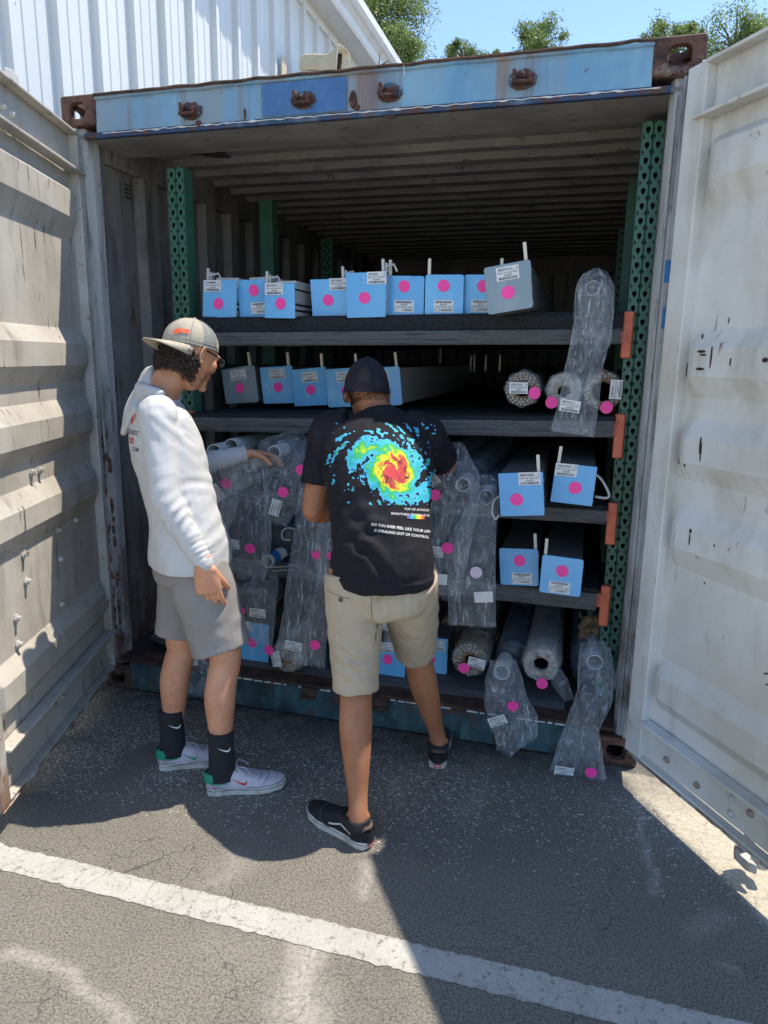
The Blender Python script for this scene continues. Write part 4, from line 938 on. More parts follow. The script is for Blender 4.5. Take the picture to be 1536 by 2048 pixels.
def bundle(px, py, Y, r_px, length, lbl, name, dotp, labp, hole=.38, wrapm=None, labrot=0, seed=1, paper=.5, num='1'):
    p = at(px, py, Y); r = r_px*(at(px+1, py, Y)-p).length; t = thing('shutter_bundle', p, lbl, 'bundle', 'film-wrapped bundles of slats'); n = 40
    def rg(s_, k, ky=1, z=0): return [p+V((r*k*c8(j/n)*math.cos(2*PI*j/n)*(1+.05*noise.noise(V((j*.7, s_*5, seed)))), s_, z+r*k*ky*c8(j/n)*math.sin(2*PI*j/n)*(1+.05*noise.noise(V((j*.7, s_*6, seed+5)))))) for j in range(n)]
    def c8(f): a = ((f*8) % 1-.5)*PI/4; return .94/math.cos(a)*.98
    MB().rings([rg(.035, hole, 1, -r*.1), rg(.0, hole*1.12, 1, -r*.08), rg(-.002, .80), rg(.02, 1), rg(.12, 1.02), rg(.4, .98), rg(length, .98)], cap=False).build('paper_wrap', wrapm or m_brown, t, smooth=True)
    MB().rings([rg(.036, hole, 1, -r*.1), rg(.6, hole*.95, 1, -r*.1)], cap=False).rings([rg(.6, hole*.95, 1, -r*.1), rg(.61, .01, 1, -r*.1)], cap=False).build('bundle_core', m_dk, t)
    sl = MB(); rr = random.Random(seed)
    for k_, cnt in ((.86, 26), (.70, 21), (.55, 15)):
        if k_ < hole+.12: continue
        for j in range(cnt):
            if rr.random() < paper*.5 : continue
            a = 2*PI*j/cnt+rr.random()*.1; q = p+V((r*k_*math.cos(a), -.006-.006*rr.random(), r*k_*math.sin(a))); sl.tube([q, q+V((0, .05, 0))], r*.062, 8)
    tag(sl.build('slat_ends', m_slat, t), kind='stuff')
    cr = MB()    # crumpled paper stuffed in
    vs = [];
    for i_ in range(6):
        vs.append([p+V((r*(hole+(.9-hole)*i_/5)*math.cos(2*PI*j/n), -.004+.012*noise.noise(V((j*.8, i_*1.3, seed))), r*(hole+(.9-hole)*i_/5)*math.sin(2*PI*j/n))) for j in range(n)])
    cr.rings(vs, cap=False).build('crumpled_paper', wrapm or m_brown, t)
    fw = MB().rings([rg(-.030, .62), rg(-.026, .86), rg(-.006, 1.04), rg(.05, 1.08), rg(.16, 1.05), rg(.4, 1.03)], cap=False).build('film_wrap', m_film2, t, smooth=True)
    ex = V((math.cos(R(labrot)), 0, math.sin(R(labrot)))); ey = V((-ex.z, 0, ex.x))
    if labp: q = at(labp[0], labp[1], Y-.034); label(t, q, ex, ey, name, num, w=.072, h=.044)
    if dotp: q = at(dotp[0], dotp[1], Y-.037); dot(t, q, V((1, 0, 0)), V((0, 0, 1)))
    return t
m_wrapw = mat('pale_wrap_paper', (.42, .38, .33), .7, 0, [((.55, .52, .48), 12, .45, .65), ((.18, .13, .09), 30, .55, .7)], [(26, .6, .006)])
# second shelf, right: three bundles
bundle(1045, 778, .20, 37, 2.4, 'left bundle of three on the second shelf, its slat ends in two rings', 'HOLLOWAY', (1069, 786), (1037, 776), hole=.40, seed=3, paper=.2, num='5')
bundle(1128, 781, .22, 39, 2.4, 'middle bundle of three on the second shelf with torn brown paper inside', 'BENTON', (1103, 805), None, hole=.34, seed=5, paper=1.6, wrapm=m_wrapw)
bundle(1206, 781, .20, 42, 2.4, 'right bundle of three on the second shelf with a wide dark hollow', 'BURKHART', (1213, 815), (1232, 779), hole=.52, labrot=88, seed=8, paper=.6)
# floor level bundles and rolls
bundle(940, 1318, .14, 36, 2.0, 'brown-wrapped bundle on the floor right of the black shoe leg, label across its face', 'ARMET', (928, 1336), (953, 1326), hole=.30, labrot=-8, seed=11, paper=.3)
bundle(1082, 1328, .12, 39, 2.0, 'brown-wrapped bundle on the floor with a round hollow, between two dark rolls', 'X', (1084, 1367), None, hole=.40, seed=13, paper=1.5, wrapm=m_wrapw)
bundle(575, 1312, .06, 32, 1.6, 'crumpled bundle of slats on the floor under the long hanging bag at left', 'BOWER', (538, 1300), (552, 1318), hole=.25, labrot=-78, seed=17, paper=.4)
roll(1024, 1310, .22, 31, 2.4, 'dark rolled fabric on the floor with a white tube poking from its middle', m=m_roll)
roll(1178, 1325, .24, 37, 2.4, 'fat dark roll in clear film at the right end of the floor row')
roll(1150, 640, .35, 32, 2.2, 'dark roll lying deep on the top shelf behind the hanging bag', wrapped=False) if False else None
roll(905, 1265, .45, 30, 2.0, 'brown paper covered roll on the floor behind the khaki shorts', m=m_brown, wrapped=False)
roll(960, 1262, .62, 38, 2.0, 'brown paper covered roll on the floor behind the wrapped bundle', m=m_brown, wrapped=False)
tubeobj(1003, 1345, .08, 16, 1.2, 'white tube poking from the dark floor roll above a hanging bag')
tubeobj(1190, 1325, .10, 17, 1.2, 'dim white tube inside the bag at the right end of the floor')
tubeobj(1186, 576, .10, 15, 1.6, 'thin white ring-ended tube inside the bag on the top shelf', wall=.0016)
tubeobj(495, 931, .0, 12, .8, 'white tube held by the hand of the man in the white hoodie', d=(.35, .9, .1))
tubeobj(534, 1123, .06, 12, 1.0, 'white tube with blue tape on the third shelf beside the white sleeve', band=m_tapeb, d=(.12, 1, .06))
tubeobj(925, 970, -.02, 14, 1.2, 'white tube in a bag just right of the hurricane shirt', wall=.0022)
tubeobj(972, 995, .0, 15, 1.2, 'white tube end left of the square blue third shelf cassette', wall=.0022)
tubeobj(893, 997, .03, 12, 1.0, 'faint white tube end low behind the bag right of the shirt', wall=.0015)
tubeobj(628, 1215, .30, 22, 1.6, 'fat grey tube resting on the floor behind the long hanging bag', m=m_alu2, d=(.3, .95, .12))
# rolls and tubes on the third shelf
tubeobj(428, 905, .04, 15, 2.2, 'upper left pale tube on the third shelf running back behind the reaching sleeve')
tubeobj(462, 893, .10, 14, 2.2, 'pale tube on the third shelf lying right under the second shelf edge')
tubeobj(548, 905, .02, 13, 2.0, 'pale tube on the third shelf just past the reaching fingertips')
tubeobj(668, 1090, .10, 14, 1.8, 'white tube on the lowest shelf beside the black shirt hem')
G5 = 'rolls on the third shelf'
roll(568, 925, .14, 40, 2.4, 'large dark film-wrapped roll under the hand on the third shelf', d=(.18, 1, .10), grp=G5)
roll(468, 945, .12, 34, 2.4, 'pale grey roll on the third shelf just right of the white hoodie', m=m_alu, d=(.12, 1, .08), grp=G5)
roll(640, 960, .16, 32, 2.2, 'dark roll on the third shelf hidden by the black sleeve', grp=G5)
roll(885, 945, .12, 34, 2.2, 'dark roll on the third shelf behind the right black sleeve', d=(.05, 1, .06), grp=G5)
roll(935, 960, .12, 30, 2.2, 'dark roll on the third shelf in the crumpled bag right of the shirt', d=(.05, 1, .07), grp=G5)
roll(980, 985, .14, 28, 2.2, 'dark roll on the third shelf left of the square blue cassette', d=(.05, 1, .05), grp=G5)
G6 = 'rolls on the lowest shelf'
roll(560, 1075, .18, 34, 2.2, 'dark roll on the lowest shelf with a white cable loop', grp=G6)
roll(640, 1110, .2, 36, 2.2, 'dark roll on the lowest shelf behind the long hanging bag', grp=G6)
roll(880, 1115, .2, 36, 2.2, 'dark roll on the lowest shelf behind the wide hanging bags', grp=G6)
roll(955, 1120, .22, 34, 2.2, 'dark roll on the lowest shelf left of the blue cassette pair', grp=G6)
roll(510, 1195, .2, 30, 2.0, 'dark roll on the floor level above the blue cassette at left', grp='low rolls at left', m=m_roll)
# bags
bag([(1190, 556, .10, 27, .035), (1189, 578, .07, 37, .04), (1186, 640, .07, 38, .035), (1172, 720, .03, 36, .02), (1158, 800, .0, 38, .012), (1145, 868, -.02, 43, .006)], 'long clear bag hanging from the top shelf down past the second shelf at right',
    [('BENTON 2 1', 1140, 812, -8, '1')], seed=1, amp=.012)
bag([(1186, 556, .12, 22, .03), (1192, 610, .06, 34, .04), (1195, 680, .055, 26, .02), (1180, 715, .05, 10, .006)], 'short inner plastic wrap on the tube at the right end of the top shelf', seed=2, amp=.016, mt=m_film2)
bag([(496, 905, .06, 14, .03), (492, 935, .0, 36, .045), (490, 1000, -.04, 48, .035), (492, 1070, -.06, 50, .025), (490, 1155, -.07, 38, .012)], 'clear bag hanging below the hand of the man in the white hoodie',
    [('CORLEY 4', 462, 1088, -4, '4'), ('dot', 500, 1097)], seed=3, amp=.016)
bag([(450, 920, .10, 26, .04), (452, 960, .04, 36, .04), (440, 1020, .0, 30, .02), (425, 1060, .0, 22, .01)], 'clear bag with a pink sticker between hoodie and hanging bag, third shelf', [('dot', 452, 967), ('CORLEY 2', 434, 985, -55)], seed=4, amp=.014)
bag([(565, 885, .10, 44, .05), (572, 935, .02, 46, .05), (568, 990, -.02, 38, .025), (552, 1045, -.03, 18, .008)], 'crumpled clear bag over the dark roll left of the black sleeve', [('dot', 602, 940, 20), ('dot', 566, 984), ('JOHNSON 1', 551, 1015, 72)], seed=5, amp=.018)
bag([(622, 985, .02, 24, .03), (625, 1050, -.04, 34, .03), (617, 1140, -.06, 38, .02), (610, 1230, -.07, 42, .018), (600, 1325, -.08, 48, .010)], 'very long clear bag hanging to the floor left of the khaki shorts', [('JOHNSON 2 4', 587, 1292, -10, '6'), ('dot', 630, 1290), ('dot', 632, 1110, 0, .018)], seed=6, amp=.016)
bag([(652, 1020, .0, 12, .02), (655, 1090, -.05, 20, .02), (648, 1170, -.06, 14, .012)], 'narrow twisted bag beside the left hip of the black shirt', [('dot', 661, 1112, 0, .016)], seed=7, amp=.014)
bag([(510, 1150, .08, 40, .03), (512, 1175, .03, 42, .03), (510, 1215, .02, 40, .02), (508, 1285, .02, 36, .01)], 'dark looking clear bag over the blue floor cassette beside the grey shorts', [('dot', 480, 1223), ('GALLEY 1', 515, 1226, -3, '4')], seed=8, amp=.010)
bag([(400, 1290, .05, 18, .02), (400, 1330, .0, 20, .012), (398, 1390, -.01, 20, .006)], 'small bag with label and sticker seen between the bare legs at left', [('CORLEY 5', 386, 1316, -88), ('dot', 407, 1312)], seed=9, amp=.008)
bag([(905, 905, .05, 26, .05), (915, 960, -.04, 42, .045), (905, 1030, -.08, 44, .03), (892, 1100, -.10, 42, .018), (878, 1195, -.10, 38, .010)], 'crumpled clear bag around the tube right of the hurricane shirt', [('PEARR 4', 862, 955, -50, '4'), ('dot', 870, 990, 60), ('dot', 895, 1096, -30), ('CORLEY 2', 868, 1103, -4, '2'), ('blank', 876, 1158, -3)], seed=10, amp=.018)
bag([(968, 960, .04, 24, .04), (965, 1010, -.02, 30, .035), (950, 1070, -.07, 40, .02), (942, 1150, -.09, 46, .010), (945, 1252, -.10, 47, .005)], 'wide flat bag hanging down over the lowest shelf left of the blue cassettes', [('pale', 952, 1145), ('blank', 967, 1194, 6)], seed=11, amp=.012)
bag([(812, 1205, .10, 44, .03), (815, 1250, .06, 46, .02), (812, 1300, .05, 44, .01)], 'clear bag seen between the khaki shorts legs above the floor cassette', [('BENTON 1', 773, 1252, -2), ('dot', 846, 1256, 0, .018)], seed=12, amp=.012)
bag([(1006, 1320, .04, 24, .03), (1008, 1365, .0, 36, .035), (1012, 1405, -.03, 42, .022), (1030, 1450, -.05, 48, .015), (1008, 1505, -.06, 14, .008)], 'short clear bag hanging over the sill under the white tube', [('dot', 1026, 1412, -20), ('JOHNSON 2 2', 995, 1442, 25, '8')], seed=13, amp=.015)
bag([(1190, 1290, .10, 28, .04), (1192, 1340, .02, 34, .04), (1190, 1390, -.03, 34, .03), (1165, 1450, -.07, 30, .025), (1160, 1500, -.09, 44, .018), (1152, 1578, -.11, 60, .008)], 'long clear bag spilling over the sill to the pavement at right', [('JOHNSON 2 1', 1128, 1543, -5, '1'), ('dot', 1182, 1545)], seed=14, amp=.016)
bag([(1110, 1340, .06, 10, .01), (1120, 1365, .03, 16, .008), (1140, 1400, .03, 10, .004)], 'small torn flap of film between the last bundle and the right floor roll', seed=15, amp=.008, mt=m_film2)
# cables
def cable(pts, Y, lbl, r=.004, m=None):
    P = [at(x, y, Y if not hasattr(Y, '__len__') else Y[i]) for i, (x, y) in enumerate(pts)]; out = []
    for i in range(len(P)-1):
        a, b, c_, d = P[max(i-1, 0)], P[i], P[i+1], P[min(i+2, len(P)-1)]
        for q in range(6):
            t = q/6; out.append(.5*((2*b)+(c_-a)*t+(2*a-5*b+4*c_-d)*t*t+(3*b-a-3*c_+d)*t*t*t))
    out.append(P[-1]); o = MB().tube(out, r, 8).build('cable', m or m_cable, smooth=True); return tag(o, lbl, 'cable')
cable([(999, 992), (988, 1002), (984, 1022), (990, 1038), (998, 1030)], -.06, 'white cable loop at the left edge of the square third shelf cassette')
cable([(1193, 950), (1205, 962), (1218, 988), (1212, 996), (1190, 993)], .08, 'white cable loop poking right of the tilted third shelf cassette', r=.005)
cable([(590, 1058), (575, 1056), (564, 1064), (566, 1078), (580, 1080)], .06, 'white cable loop above the blue-taped tube', r=.003)
cable([(1104, 1094), (1112, 1080), (1128, 1070), (1126, 1085), (1118, 1098)], .5, 'coil of white cord in the dark behind the lowest shelf pair', r=.004)
cable([(1112, 1098), (1120, 1088), (1126, 1096), (1124, 1106)], .3, 'short bent white cord behind the slanted blue cassette', r=.003)
for (x, y, x2, y2, rl) in ((512, 950, 560, 932, 'upper one of two thin metal rods in the bag below the reaching hand'), (514, 955, 562, 938, 'lower one of two thin metal rods in the bag below the reaching hand'), (540, 1135, 585, 1132, 'upper one of two thin metal rods below the blue-taped tube'), (545, 1142, 586, 1139, 'lower one of two thin metal rods below the blue-taped tube')):
    o = MB().tube([at(x, y, -.01), at(x2, y2, .12)], .0035, 6).build('metal_rod', m_alu); tag(o, rl, 'rod', 'thin metal rods in the bags')
# crumpled brown paper at the right, lower shelf
def crumple(px, py, Y, w1, h1, seed, lbl):
    c_ = at(px, py, Y); n = 14; rows = []
    for i in range(n+1):
        rows.append([c_+V((w1*(j/n-.5)+.03*noise.noise(V((i*.5, j*.5, seed))), .05*noise.noise(V((i*.45, j*.45, seed+9))), h1*(i/n-.5)+.03*noise.noise(V((j*.5, i*.5, seed+4))))) for j in range(n+1)])
    mb = MB().rings(rows, cap=False, close=False); o = mb.build('crumpled_paper', m_brown); so_ = o.modifiers.new('s', 'SOLIDIFY'); so_.thickness = .0015
    tag(o, lbl, 'paper')
crumple(1192, 1255, .34, .13, .10, 2, 'crumpled brown paper stuffed by the foot of the right rack upright')
crumple(880, 1262, .5, .12, .12, 6, 'crumpled brown paper in the dark right of the khaki shorts')
# curled plastic sheet leaning at the right beside the last roll, scrap at lower left
mb = MB(); r0 = [at(1255, 1235, .10), at(1262, 1240, .10), at(1232, 1378, .05), at(1222, 1380, .05)]
o = mb.rings([[p for p in r0], [p+V((.002, .004, 0)) for p in r0]]).build('plastic_strip', m_roll); tag(o, 'dark narrow plastic strip leaning between the last roll and the right door', 'strip')
mb = MB(); r0 = [at(297, 1276, .12), at(318, 1264, .2), at(345, 1280, .2), at(330, 1290, .1)]
o = mb.rings([[p for p in r0], [p+V((0, .0, .003)) for p in r0]]).build('plastic_scrap', m_back); tag(o, 'grey scrap of sheet lying on the container floor behind the man at left', 'scrap')

# ------------------------------------------------------------------ trees behind
m_leaf = mat('oak_leaf', (.10, .15, .055), .42, 0, [((.19, .24, .10), .9, .42, .6), ((.045, .08, .035), 2.2, .5, .7)], spec=.35)
_p = m_leaf.node_tree.nodes['Principled BSDF']; _tl = m_leaf.node_tree.nodes.new('ShaderNodeBsdfTranslucent'); _tl.inputs[0].default_value = (.22, .32, .08, 1)
_ms = m_leaf.node_tree.nodes.new('ShaderNodeMixShader'); _ms.inputs[0].default_value = .42; _o = [n for n in m_leaf.node_tree.nodes if n.type == 'OUTPUT_MATERIAL'][0]
m_leaf.node_tree.links.new(_p.outputs[0], _ms.inputs[1]); m_leaf.node_tree.links.new(_tl.outputs[0], _ms.inputs[2]); m_leaf.node_tree.links.new(_ms.outputs[0], _o.inputs[0])
m_bark = mat('grey_bark', (.11, .095, .075), .9, 0, [((.06, .05, .04), 20, .45, .6, (1, 1, .2))])
def tree(px, py, Y, rx, rz, n, seed, lbl, leaf=.055, clumps=26):
    """crown centred behind pixel px,py at depth Y, radii in metres"""
    rr = random.Random(seed); c_ = at(px, py, Y); g = V((c_.x, c_.y, 0)); t = thing('oak_tree', g, lbl, 'tree', 'trees behind the container')
    tk = MB(); top = c_+V((0, 0, -rz*.2)); tk.tube([g, g+V((.1, 0, top.z*.35)), g+V((-.05, .05, top.z*.7)), top], [.20, .16, .12, .07], 9)
    cl = []
    for i in range(clumps):
        while 1:
            v = V((rr.uniform(-1, 1), rr.uniform(-1, 1), rr.uniform(-1, 1)))
            if .25 < v.length < 1: break
        p = c_+V((v.x*rx, v.y*rx, v.z*rz)); r_ = rr.uniform(.20, .50)*min(rx, rz); cl.append((p, r_))
        a = top.lerp(c_, rr.random()); tk.tube([a, a.lerp(p, .5)+V((0, 0, .05)), p, p+V((v.x*r_*.8, v.y*r_*.8, v.z*r_*.8+.05))], [.022, .013, .007, .003], 5)
    tk.build('trunk', m_bark, t, smooth=True)
    lf = MB()
    for i in range(n):
        p, r_ = cl[rr.randrange(len(cl))]; v = V((rr.gauss(0, 1), rr.gauss(0, 1), rr.gauss(0, 1))); v = v.normalized()*r_*(.25+rr.random()*.95); q = p+V((v.x*1.1, v.y*1.1, v.z))
        a = V((rr.uniform(-1, 1), rr.uniform(-1, 1), rr.uniform(-.6, 1))).normalized(); b = a.cross(V((rr.uniform(-1, 1), rr.uniform(-1, 1), rr.uniform(-1, 1)))).normalized(); l_ = leaf*rr.uniform(.7, 1.4)
        lf.add([q, q+a*l_*.5+b*l_*.24, q+a*l_, q+a*l_*.5-b*l_*.24], [(0, 1, 2, 3)])
    o = lf.build('crown', m_leaf, t); o['kind'] = 'stuff'
tree(722, 20, 13, 1.3, 1.6, 60000, 1, 'tall dense dark oak crown rising beside the white eave', leaf=.052, clumps=90)
tree(800, 92, 12.5, .42, .42, 9000, 9, 'lighter lower oak branches at the edge of the tall dark crown', leaf=.045, clumps=18)
tree(930, 118, 14, .55, .32, 6500, 2, 'low sunlit bushy treetop peeking above the header right of the tall oak', leaf=.045, clumps=22)
tree(1078, 92, 13, .48, .42, 8500, 3, 'rounded airy treetop above the middle of the blue header', leaf=.045, clumps=26)
tree(1005, 128, 14.5, .6, .28, 5000, 4, 'thin low treetop linking the two crowns above the header', leaf=.045, clumps=16)
tree(1335, 92, 12, .55, .42, 7000, 5, 'loose treetop with upright twigs behind the rusty right corner casting', leaf=.045, clumps=30)
tree(1470, 92, 12, .70, .52, 11000, 6, 'loose treetop at the right edge above the white open door', leaf=.045, clumps=40)

# ------------------------------------------------------------------ people
def skin(name, c, c2): 
    m = mat(name, c, .5, 0, [(c2, 9, .42, .68), (tuple(q*f for q, f in zip(c, (.95, .62, .55))), 22, .50, .72, (1, 1, 1), .5), (tuple(q*.45 for q in c), 190, .58, .68, (1, 1, .22), .5)], [(220, .25, .0010), (30, .3, .003)], spec=.4, sub=.06); return m
m_skA = skin('fair_tanned_skin', (.52, .25, .145), (.58, .31, .19))
m_skB = skin('brown_skin', (.34, .145, .072), (.40, .185, .095))
m_hood = mat('white_jersey', (.50, .51, .515), .85, 0, [((.46, .47, .475), 5, .45, .7), ((.50, .46, .36), 7, .63, .75, (1, 1, 1), .6)], [(500, .25, .0006), (16, .25, .004, (1, 1, .5))], spec=.2)
m_tee = mat('black_cotton', (.010, .010, .014), .85, 0, [((.018, .018, .023), 14, .5, .7)], [(500, .3, .0006), (22, .35, .004, (1, 1, .5))], spec=.25)
m_khaki = mat('khaki_twill', (.40, .335, .25), .85, 0, [((.45, .385, .29), 6, .45, .7), ((.30, .24, .15), 9, .62, .76)], [(420, .3, .0007), (20, .35, .004)], spec=.2)
m_grey = mat('grey_stretch_fabric', (.235, .22, .21), .8, 0, [((.27, .255, .245), 6, .45, .7)], [(420, .25, .0006), (18, .3, .004)], spec=.2)
m_black = mat('black_canvas', (.014, .014, .016), .8, 0, [((.03, .03, .033), 30, .5, .7)], [(300, .3, .0006)], spec=.3)
m_brsu = mat('brown_suede', (.10, .065, .045), .9)
m_rub = mat('worn_white_rubber', (.55, .54, .50), .6, 0, [((.36, .34, .30), 18, .5, .68), ((.16, .15, .13), 40, .62, .70, (1, 1, .5), .7)])
m_shoe = mat('dirty_white_canvas', (.40, .38, .42), .85, 0, [((.52, .50, .55), 12, .45, .6), ((.25, .24, .24), 22, .55, .7)], [(300, .3, .0006)])
m_gren = mat('green_lining', (.01, .26, .15), .7)
m_red = mat('red_trim', (.50, .03, .03), .6)
m_sock = mat('black_rib_sock', (.014, .014, .018), .9, 0, [], [(160, .6, .002, (1, 1, .05))])
m_hairA = mat('dark_brown_hair', (.030, .018, .013), .5, 0, [((.06, .036, .024), 30, .5, .7)])
m_hairB = mat('cropped_black_hair', (.02, .015, .013), .75)
m_capA = mat('tan_cap_front', (.40, .365, .29), .85, 0, [((.31, .285, .23), 14, .5, .7)], [(300, .3, .0006)])
m_mesh = mat('grey_cap_mesh', (.20, .215, .205), .85, 0, [((.30, .31, .29), 150, .5, .6)], [(260, .8, .001)])
m_capB = mat('black_cap_fabric', (.020, .020, .028), .85, 0, [((.03, .03, .04), 12, .5, .7)], [(260, .4, .0008)], spec=.25)
m_wht = mat('white_print', (.75, .76, .76), .6)
m_lens = mat('dark_lens', (.01, .01, .012), .08, spec=.8)
m_navy = mat('grey_print', (.09, .09, .11), .6)
m_orp = mat('orange_print', (.75, .10, .03), .6)

def ridge(p, c_, d, lam, rad, amp, ph=0):
    q = p-V(c_); r2 = q.length_squared/(rad*rad)
    if r2 > 5: return 0
    s_ = math.sin(2*PI*(q.dot(V(d)))/lam+ph+3.6*noise.noise(p*8)+2*noise.noise(p*3.1))*(.55+.9*noise.noise(p*7+V((3, 1, 2))))
    return amp*math.exp(-r2)*(abs(s_)**.8*(1 if s_ > 0 else -1))
def finger(mb, base, d, n_, ln, r0, curl, side=None):
    """three phalanges bending toward n_ (palm side)"""
    ax = d.cross(n_).normalized(); p = base-d*.012; pts = [p, base]; dd = d.copy(); rs = [r0*1.02, r0]
    for k, (f, c_) in enumerate(zip((.45, .31, .24), curl)):
        dd = Matrix.Rotation(R(c_), 3, ax) @ dd; base = base+dd*(ln*f); pts.append(base); rs.append(r0*(.92-.10*k))
    # resample lightly for rounded knuckles
    mb.tube(pts, rs, 10); mb.ball(pts[-1], (rs[-1],)*3, nu=8, nv=6)
    for q, r_ in zip(pts[1:-1], rs[1:-1]): mb.ball(q, (r_*1.04,)*3, nu=8, nv=6)
def hand(mb, wr, d, n_, thumb, curls, spread=.9, sc=1.0, tcurl=(10, 20), tdir=(.62, .62, .35)):
    """wr wrist point, d toward the fingers, n_ palm-facing direction, thumb = side unit vector"""
    d = d.normalized(); n_ = (n_-d*n_.dot(d)).normalized(); s_ = d.cross(n_); s_ = s_ if s_.dot(thumb) > 0 else -s_
    mb.loft([(wr-d*.03, .028*sc, .021*sc, n_), (wr, .027*sc, .019*sc, n_), (wr+d*.03*sc, .036*sc, .018*sc, n_), (wr+d*.065*sc, .041*sc, .016*sc, n_), (wr+d*.092*sc, .040*sc, .012*sc, n_)], n=16, sub=4)
    for i, (o, ln, r0) in enumerate(((.030, .072, .0090), (.0105, .080, .0092), (-.0095, .075, .0088), (-.029, .060, .0080))):
        b = wr+d*((.088-(.004 if i == 0 else .010 if i == 3 else 0))*sc)+s_*(o*sc); dd = (d+s_*(o*spread*3)).normalized()
        finger(mb, b, dd, n_, ln*sc, r0*sc, curls[i])
    tb = wr+d*.022*sc+s_*.024*sc; td = (d*tdir[0]+s_*tdir[1]+n_*tdir[2]).normalized()
    ax = td.cross(n_-s_*.6).normalized(); p1 = tb+td*.036*sc; d2 = Matrix.Rotation(R(tcurl[0]), 3, ax) @ td; p2 = p1+d2*.030*sc; d3 = Matrix.Rotation(R(tcurl[1]), 3, ax) @ d2; p3 = p2+d3*.022*sc
    mb.tube([tb-td*.01, tb, p1, p2, p3], [.014*sc, .0145*sc, .0115*sc, .0105*sc, .0085*sc], 10); mb.ball(p3, (.0088*sc,)*3, nu=8, nv=6); mb.ball(p1, (.0118*sc,)*3, nu=8, nv=6)
def frame(fwd, up=V((0, 0, 1))):
    f = V(fwd).normalized(); r_ = f.cross(up).normalized(); u = r_.cross(f); return r_, f, u
def head(mb, c_, fwd, upv=V((0, 0, 1)), k=1.0):
    r_, f, u = frame(fwd, upv)
    def P(x, y, z): return c_+r_*x*k+f*y*k+u*z*k
    def B(x, y, z, a, b, cc): mb.ball(P(x, y, z), (a*k, b*k, cc*k), (r_, f, u), 20, 14)
    B(0, -.018, .030, .076, .094, .088)        # cranium
    B(0, .020, .010, .068, .074, .088)         # brow to cheek
    mb.loft([(P(0, .010, .045), .070*k, .078*k, f), (P(0, .018, -.01), .068*k, .076*k, f), (P(0, .024, -.055), .058*k, .064*k, f), (P(0, .040, -.092), .040*k, .044*k, f), (P(0, .056, -.112), .022*k, .026*k, f)], n=22, sub=4)
    B(0, .086, .024, .050, .012, .012)          # brow ridge
    mb.loft([(P(0, .085, .020), .009*k, .010*k, f), (P(0, .097, .0), .011*k, .012*k, f), (P(0, .102, -.018), .015*k, .012*k, f), (P(0, .090, -.030), .013*k, .008*k, f)], n=12, sub=3)   # nose
    B(0, .066, -.050, .036, .030, .032); B(0, .072, -.078, .030, .022, .024)
    B(0, .090, -.052, .024, .010, .0065); B(0, .088, -.064, .021, .010, .007)    # lips
    B(0, .086, -.096, .020, .016, .015)         # chin
    for s_ in (-1, 1):
        B(.040*s_, .068, -.015, .022, .018, .020); B(.030*s_, .080, .006, .013, .008, .008)
        # ear: helix ring and lobe
        ec = P(.074*s_, -.002, -.004); mb.tube([ec+(f*(-.016*math.sin(t))+u*(.030*math.cos(t)))*k+r_*(s_*(.008+.005*math.sin(t)))*k for t in [PI*i/8-.3 for i in range(10)]], .0045*k, 8)
        B(.077*s_, -.006, -.004, .005, .014, .026); B(.074*s_, .003, -.030, .006, .008, .010)
    return P

def crumple_d(p, a):
    q = p+V((noise.noise(p*5)*.05, noise.noise(p*5+V((9, 0, 0)))*.05, noise.noise(p*5+V((0, 9, 0)))*.05))
    return a*(.5-abs(noise.noise(q*11))*2)+a*.6*(.4-abs(noise.noise(V((q.x*24, q.y*24, q.z*13))))*2)
# ================= man on the left: white hooded shirt, grey shorts
pa = thing('person', (.82, -.52, 0), 'man in white hooded shirt, grey shorts and backward tan cap reaching into the rack', 'person')
F = V((.84, .54, 0)).normalized(); L_ = V((-.54, .84, 0)).normalized(); Z = V((0, 0, 1))
hipR, hipL = V((.835, -.525, .88)), V((.745, -.385, .88)); knR, knL = V((.955, -.545, .50)), V((.725, -.455, .49)); anR, anL = V((.955, -.595, .085)), V((.695, -.505, .085))
C0 = V((.785, -.46, .88))
body = MB()
def leg(mb, hip, kn, an, f, k=1.0):
    mb.loft([(hip+Z*.02, .085*k, .092*k, f), (hip.lerp(kn, .35), .080*k, .084*k, f), (hip.lerp(kn, .75), .063*k, .066*k, f), (kn+Z*.03, .056*k, .060*k, f), (kn-Z*.02, .052*k, .056*k, f), (kn.lerp(an, .18)-f*.008, .053*k, .055*k, f), (kn.lerp(an, .36)-f*.014, .054*k, .056*k, f), (kn.lerp(an, .62)-f*.008, .043*k, .044*k, f), (kn.lerp(an, .85), .032*k, .036*k, f), (an, .032*k, .037*k, f), (an-Z*.03, .033*k, .042*k, f), (an-Z*.055+f*.02, .033*k, .05*k, f)], n=22, sub=4)
    mb.ball(kn+f*.028+Z*.012, (.032*k, .030*k, .036*k)); mb.ball(an+f.cross(Z)*.028, (.012, .012, .013)); mb.ball(an-f.cross(Z)*.028, (.012, .012, .013))
leg(body, hipR, knR, anR, F); leg(body, hipL, knL, anL, F)
ShR, ShL = V((.735, -.545, 1.365)), V((.555, -.265, 1.36)); ElR, WrR = V((.80, -.625, 1.095)), V((.925, -.612, .872)); ElL, WrL = V((.635, -.17, 1.135)), V((.815, -.045, 1.178))
NK = V((.672, -.405, 1.44)); HC = V((.762, -.352, 1.575)); Sc = V((.645, -.41, 1.37))
torsoA = [(C0-Z*.06, .150, .110, F), (C0+Z*.03, .155, .112, F), (V((.765, -.462, 1.02)), .140, .105, F), (V((.725, -.452, 1.14)), .152, .115, F), (V((.685, -.435, 1.26)), .172, .120, F), (V((.660, -.42, 1.35)), .165, .100, F), (V((.655, -.412, 1.41)), .095, .072, F), (NK, .055, .055, F)]
